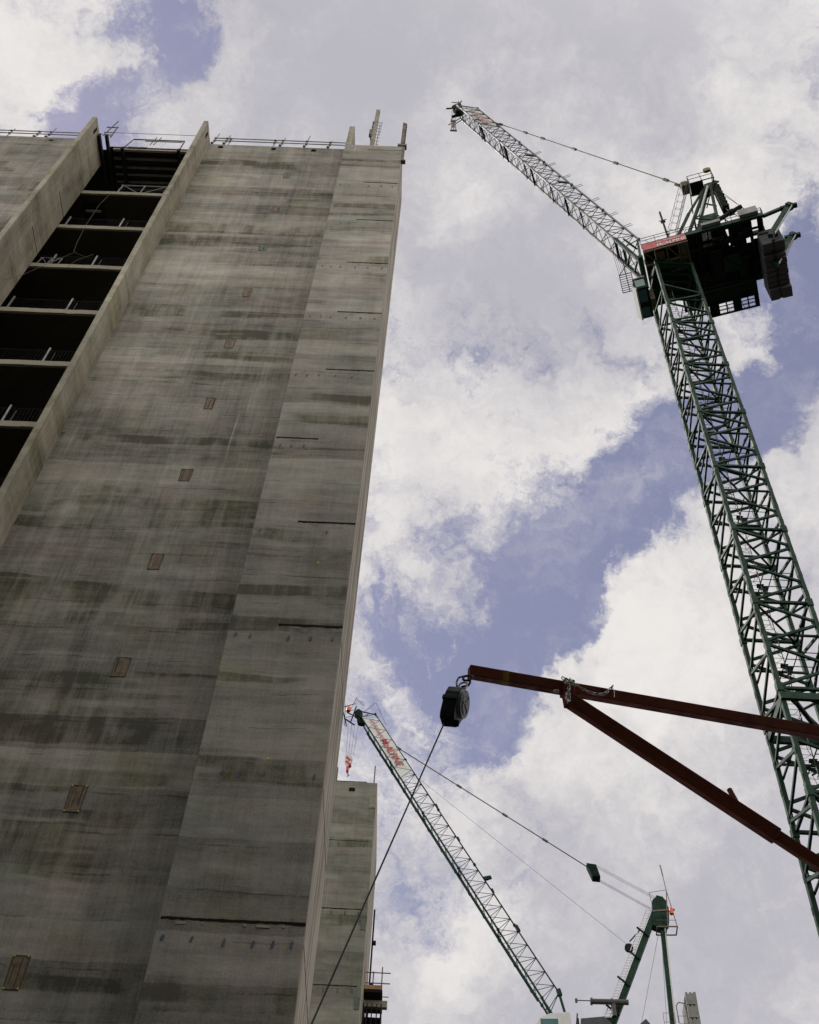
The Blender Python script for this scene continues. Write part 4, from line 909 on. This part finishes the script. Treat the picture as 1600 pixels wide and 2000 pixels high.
mb.build('ladder', 'white', af)
mb = MB()
for f in (.2, .42, .63, .82): mb.bar(F2(2.8 + 6 * f, -.55, -1.3 + 12.9 * f), F2(3.9 + 6 * f, -.45, -2.3 + 12.9 * f), .14)
mb.build('ladder_bracket', 'darkgreen', af)
mb = MB()
for w in (-.3, -.1, .1, .3): mb.tube(F2(10.3, w, 12.1), F2(10.3, w + .08, 12.1), .75, 14)
mb.build('top_sheaves', 'darkgreen', af)
mb = MB(); zf = 8.9
for w in (-1.2, .2): mb.bar(F2(9.6, w, zf), F2(11.5, w, zf), .1)
for u in (9.6, 10.5, 11.5): mb.bar(F2(u, -1.2, zf), F2(u, .2, zf), .1)
mb.bar(F2(9.4, -1.2, 10.6), F2(11.5, -1.2, 10.75), .16); mb.bar(F2(10.6, -1.2, zf), F2(11.0, -1.2, 12.9), .08).bar(F2(11.5, -1.2, zf), F2(11.0, -1.2, 12.9), .06)
mb.tube(F2(9.3, -1.2, 12.7), F2(11.0, -1.2, 13.0), .03, 4).tube(F2(9.3, -1.2, 12.7), F2(9.4, -1.2, 11.4), .03, 4).tube(F2(9.6, -1.2, zf + .7), F2(11.5, -1.2, zf + .7), .03, 4).tube(F2(10.9, -1.2, 12.2), F2(11.0, -1.2, 12.9), .03, 4)
mb.tube(F2(11.0, -1.2, 12.9), F2(10.85, -1.2, 15.4), .045, 5).tube(F2(10.9, -1.2, 14.6), F2(10.8, -1.2, 15.9), .07, 5)
mb.build('top_platform', 'rusttube', af)
MB().tube(F2(11.15, -1.3, 10.2), F2(11.15, -1.3, 10.75), .22, 8).build('warning_lamp', 'orange', af)
pendant(c2, F2(-16.96, -.05, 33.3), F2(3.6, -.05, 16.6), .055, (.02, .36, .60, .80))
MB().prism([F2(3.5, -.5, 16.8), F2(4.5, -.5, 16.6), F2(4.8, -.5, 15.1), F2(4.0, -.5, 15.2)], F2(0, 1, 0) - F2(0, 0, 0), 1.0).build('tackle_block', 'darkgreen', c2, bevel=.06)
mb = MB()
for i in range(5):
    mb.tube(F2(4.6, -.55, 16.0 + i * .10), F2(10.1, -.4, 12.3 + i * .10), .012, 4); mb.tube(F2(4.7, .5, 15.2 + i * .08), F2(9.7, .4, 11.6 + i * .08), .012, 4)
mb.build('luffing_rope', 'steel', c2); mb = MB()
mb.tube(F2(9.9, 0, 9.3), F2(5.6, 0, -5), .018, 4).tube(F2(10.1, 0, 9.3), F2(8.9, 0, -5), .018, 4)
mb.tube(Q2(31.0, 0, 2.0), F2(6.6, -.3, 7.6), .018, 4)
mb.build('rope', 'rope', c2)
MB().tube(F2(6.75, -.45, 7.2), F2(6.75, -.15, 7.2), .42, 16).bar(F2(6.9, -.3, 7.9), F2(8.0, -.3, 9.1), .1).build('guide_wheel', 'black', c2)
MB().tube(F2(2.6, -1, 1.35), F2(6.0, -1, 1.25), .25, 10).tube(F2(2.55, -1, 1.35), F2(2.75, -1, 1.34), .34, 10).tube(F2(4.4, -1, 1.3), F2(4.6, -1, 1.29), .33, 10).tube(F2(1.3, -1, 1.45), F2(2.7, -1, 1.4), .05, 5).tube(F2(1.28, -1, 1.25), F2(1.28, -1, 1.6), .12, 6).tube(F2(4.6, -1, 1.3), F2(4.6, -1, -.1), .22, 8).build('ram', 'rope', c2)
MB().box(3.1, 4.3, -1.2, -.6, -.9, -.3, F2).build('junction_box', 'black', c2)
MB().box(-1.6, 11.5, -1.5, 1.5, -2.4, -1.9, F2).build('machinery_deck', 'green', c2)
cabp = [(-2.6, -1.4), (-2.2, -.75), (-1.2, -.35), (.5, -.2), (.6, -.4), (.65, -2.8), (-2.6, -2.8)]
cb = MB().prism([F2(u, -2.0, z) for u, z in cabp], F2(0, 1, 0) - F2(0, 0, 0), 1.8).build('cab', 'white', c2, bevel=.06)
MB().box(-2.1, -.55, -2.03, -1.98, -2.4, -.9, F2).build('cab_window', 'glass', cb)
MB().prism([F2(1.5, -1.8, -.75), F2(3.6, -1.8, -.55), F2(4.2, -1.8, -1.2), F2(4.2, -1.8, -1.9), F2(1.5, -1.8, -1.9)], F2(0, 1, 0) - F2(0, 0, 0), 1.2).build('machine_house', 'grey', c2)
MB().prism([F2(6.6, -1.5, -1.2), F2(7.3, -1.5, -.6), F2(7.8, -1.5, -1.3)], F2(0, 1, 0) - F2(0, 0, 0), 1.0).build('hoist_cover', 'grey', c2)
mb = MB()
for i in range(5):
    zt = 1.98 - i * 1.25
    poly = [(11.15, zt), (11.35, zt), (11.35, zt - .15), (11.5, zt - .15), (11.5, zt), (11.7, zt), (11.7, zt - .1), (11.85, zt - .1), (11.85, zt + .02), (12.1, zt + .02), (12.1, zt - 1.2), (11.15, zt - 1.2)]
    MB().prism([F2(u + .10 * (i % 2) * 0, -1.5, z) for u, z in poly], F2(0, 1, 0) - F2(0, 0, 0), 3.4).build('counterweight_slab', 'concblock', c2, bevel=.03)
mb = MB(); railing(mb, F2, [(8.9, -1.4, -1.9), (9.9, -1.4, -1.9)], 1.9); railing(mb, F2, [(10.2, -1.6, -1.9), (11.0, -1.6, -1.9)], 1.5)
mb.path([F2(10.15, -1.6, -1.0), F2(10.15, -1.6, .6), F2(10.4, -1.6, .9), F2(10.9, -1.6, .8), F2(11.05, -1.6, -1.0)], .05, 5); mb.build('handrail', 'rusttube', c2)
hk = thing('hook_block', F2(-22.2, 0, 32), 'red and white hook block on four ropes beside the lower crane jib', 'hook block', 'crane hook blocks')
mb = MB()
for i in range(4): mb.tube(F2(-22.7 + i * .40, 0, 37.0), F2(-22.55 + i * .28, 0, 32.0), .018, 4)
mb.build('rope', 'rope', hk)
MB().prism([F2(-22.6, -.25, 31.9), F2(-22.1, -.25, 32.1), F2(-21.8, -.25, 31.6), F2(-21.9, -.25, 30.7), F2(-22.2, -.25, 30.2), F2(-22.6, -.25, 30.9)], F2(0, 1, 0) - F2(0, 0, 0), .5).build('side_plate', 'white', hk)
for z in (31.5, 30.9): MB().prism([F2(-22.55, -.28, z), F2(-22.35, -.28, z + .2), F2(-21.85, -.28, z - .35), F2(-22.05, -.28, z - .55)], F2(0, 1, 0) - F2(0, 0, 0), .56).build('red_stripe', 'red', hk)
MB().box(-22.35, -22.1, -.2, .2, 29.6, 30.3, F2).build('hook_shank', 'red', hk)
MB().path([F2(-22.2, 0, 29.6), F2(-22.2, 0, 29.35), F2(-22.0, 0, 29.15), F2(-22.2, 0, 28.95)], .07, 6).build('hook', 'steel', hk)

# ------------------------------------------------------------------ scaffold boom in the foreground
P0 = Vector((.355, 6.03, 7.735)); P1 = Vector((3.05, 6.54, 7.765)); bd = (P1 - P0).normalized()
boom = thing('davit_boom', (4.0, 6.7, 0), 'dark oxide red steel boom with a diagonal strut reaching in from the right edge', 'boom')
side = bd.cross(Vector((0, 0, 1))).normalized()
rot = (Vector((0, 0, 1)) * .94 + side * .34).normalized()
def boxbeam(a, b, w, m, name, parent):
    a = Vector(a); b = Vector(b); d = (b - a).normalized(); r = (rot - d * rot.dot(d)).normalized()
    return MB().bar(a, b, w, w, r).build(name, m, parent, bevel=w * .08)
bt0 = boxbeam(P0, P0 + bd * 3.75, .086, 'brownred', 'boom_tube', boom)
boxbeam(P0 + bd * .245, P0 + bd * .30, .0885, 'yellowtape', 'yellow_band', bt0)
Sa = P0 + bd * .74 + Vector((0, 0, -.10)); Sb = Vector((2.75, 6.48, 6.50)); sdv = (Sb - Sa).normalized()
st = boxbeam(Sa + sdv * .02, Sa + sdv * 1.72, .098, 'brownred', 'strut', boom)
boxbeam(Sa + sdv * 1.70, Sa + sdv * 3.55, .076, 'brownred', 'strut_inner_tube', boom)
k1 = Sa + sdv * 1.46; MB().tube(k1 - side * .0, k1 + Vector((-.055, .0, .215)), .019, 12).build('handle_pin', 'brownred', st, smooth=False)
boxbeam(P0 + bd * .715, P0 + bd * .80, .118, 'brownred', 'collar', boom)
MB().bar(P0 + bd * .75 + Vector((0, 0, .03)), P0 + bd * .765 + Vector((0, 0, -.17)), .075, .075, bd).build('collar_plate', 'brownred', boom, bevel=.008)
MB().tube((4.02, 6.71, 0), (4.02, 6.71, 8.0), .07, 16).build('post', 'brownred', boom)
mb = MB()
for f, dz in ((.09, .018), (1.02, .0), (1.9, .012)):
    c = P0 + bd * f + Vector((0, 0, dz)) - side * 0; mb.tube(c - Vector((0, .05, 0)), c - Vector((0, .048, 0)) + Vector((0, -.001, 0)), .008, 8)
mb.build('bolt_hole', 'black', boom)
MB().path([P0 + bd * 1.105 + Vector((0, -.052, .055)), P0 + bd * 1.115 + Vector((0, -.058, 0)), P0 + bd * 1.11 + Vector((0, -.052, -.055))], .003, 5).build('wire_tie', 'chain', boom)
# chain wound round the collar
ch = thing('chain', P0 + bd * .78, 'galvanised chain looped around the joint of the red boom and its strut', 'chain')
def chain(pts, link=.040, r=.0042):
    pts = [Vector(p) for p in pts]; out = []; acc = 0; k = 0; mb = MB()
    seg = [(a, b) for a, b in zip(pts, pts[1:])]; pos = []
    for a, b in seg:
        L = (b - a).length; t = acc
        while t < L: pos.append((a.lerp(b, t / L), (b - a).normalized())); t += link * .72
        acc = t - L
    for i, (c, d) in enumerate(pos):
        n = d.cross(Vector((.2, -1, .3))).normalized(); n2 = d.cross(n).normalized()
        ax = (n if i % 2 else n2); ax = (ax + Vector((random.uniform(-.3, .3), random.uniform(-.3, .3), random.uniform(-.3, .3)))).normalized(); ax = (ax - d * ax.dot(d)).normalized()
        mb.torus(c, d, ax, link * .24, r, link * .20, 12, 6)
    return mb
fr = -.075
c0 = P0 + bd * .75
def cp(s, y, z): return P0 + bd * s + Vector((0, y, z))
chain([cp(.73, fr, -.005), cp(.76, fr - .01, -.045), cp(.80, fr - .01, -.02), cp(.86, fr, -.05), cp(.92, fr, -.075), cp(.99, fr, -.08), cp(1.04, fr, -.055), cp(1.08, fr, 0), cp(1.10, fr, .03)]).build('chain_run', 'chain', ch, smooth=True)
chain([cp(.765, fr - .02, .0), cp(.755, fr - .02, -.06), cp(.75, fr - .02, -.12), cp(.725, fr - .01, -.17), cp(.735, fr - .01, -.22), cp(.755, fr, -.17), cp(.75, fr, -.13)]).build('chain_tail', 'chain', ch, smooth=True)
chain([cp(.72, fr - .015, .01), cp(.75, fr - .02, -.02), cp(.735, fr - .03, -.05), cp(.775, fr - .03, -.03), cp(.74, fr - .02, .0), cp(.79, fr - .02, -.04)]).build('chain_knot', 'chain', ch, smooth=True)
MB().torus(cp(.655, fr, -.12), (1, 0, .3), (0, 0, 1), .014, .003, .006, 12, 6).build('ring', 'chain', ch, smooth=True)

# fall arrester hanging from the boom tip
fa = thing('fall_arrester', (.26, 6.0, 7.4), 'black retractable fall arrester block with a round grey cover hanging from the boom tip', 'fall arrester')
tip = P0 + bd * .0
cen = Vector((.262, 6.0, 7.372)); axn = Vector((.93, -.24, -.28)).normalized()      # axis of the round cover
upv = (Vector((-.05, 0, 1)) - axn * Vector((-.05, 0, 1)).dot(axn)).normalized(); sv = axn.cross(upv).normalized()
prof = [(-.105, -.04), (-.105, .03), (-.09, .085), (-.05, .118), (0, .13), (.05, .118), (.09, .085), (.105, .03), (.105, -.04), (.075, -.14), (.05, -.172), (-.05, -.172), (-.075, -.14)]
body = MB().prism([cen - axn * .065 + sv * a + upv * b for a, b in prof], axn, .11).build('casing', 'casing', fa, bevel=.010)
MB().prism([cen - axn * .07 + sv * a * 1.04 + upv * b for a, b in [(-.108, -.045), (-.108, -.01), (.108, -.01), (.108, -.045)]], axn, .112).build('casing_band', 'casing', body, bevel=.004)
cv = MB(); c1_ = cen + axn * .045 + upv * .005
cv.tube(c1_, c1_ + axn * .022, .108, 28, .100); cv.tube(c1_ + axn * .022, c1_ + axn * .032, .085, 28, .070)
cover = cv.build('round_cover', 'cover', body)
cv = MB(); cv.tube(c1_ + axn * .032, c1_ + axn * .038, .030, 20)
for i in range(3):
    q = R(90 + 120 * i); e = sv * math.cos(q) + upv * math.sin(q); cv.bar(c1_ + axn * .032 + e * .02, c1_ + axn * .032 + e * .065, .016, .010, axn)
cv.build('cover_boss', 'steel', cover)
mb = MB()
mb.tube(cen + upv * -.165 + sv * .03 - axn * .02, cen + upv * -.20 + sv * .03 - axn * .02, .022, 10); mb.bar(cen + upv * -.16 + axn * .055, cen + upv * -.185 + axn * .06, .04, .03)
mb.build('rope_exit', 'black', fa)
top = cen + upv * .135
mb = MB().torus(top + upv * .035, upv, (1, -.2, 0), .030, .008, .012, 16, 8); mb.build('shackle', 'chain', fa, smooth=True)
hook = [top + Vector((-.03, 0, .02)), top + Vector((-.034, 0, .08)), top + Vector((-.020, 0, .125)), top + Vector((.02, 0, .145)), top + Vector((.09, 0, .150))]
MB().path(hook, .007, 8).build('carabiner', 'steel', fa, smooth=True)
MB().path([top + Vector((.0, 0, .03)), top + Vector((.05, 0, .05)), top + Vector((.065, 0, .08)), top + Vector((.06, 0, .125))], .009, 8).torus(top + Vector((.045, 0, .125)), (1, 0, .2), (0, 0, 1), .024, .009, .008, 14, 8).build('boom_ring', 'casing', fa, smooth=True)
ex = cen + upv * -.195 - axn * .02 + sv * .03
tag(MB().path([ex, Vector((-.50, 5.87, 4.87)), Vector((-2.02, 5.6, .02))], .0055, 8).build('lifeline', 'rope'), 'thin taut steel line running down to the left from the black fall arrester block', 'cable')
MB_anchor = thing('ground_anchor', (-2.02, 5.6, 0), 'steel anchor ring in the ground where the steel line ends', 'anchor')
MB().tube((-2.02, 5.6, 0.002), (-2.02, 5.6, .03), .09, 16).torus((-2.02, 5.6, .05), (1, 0, 0), (0, 0, 1), .04, .008).build('plate', 'steel', MB_anchor)
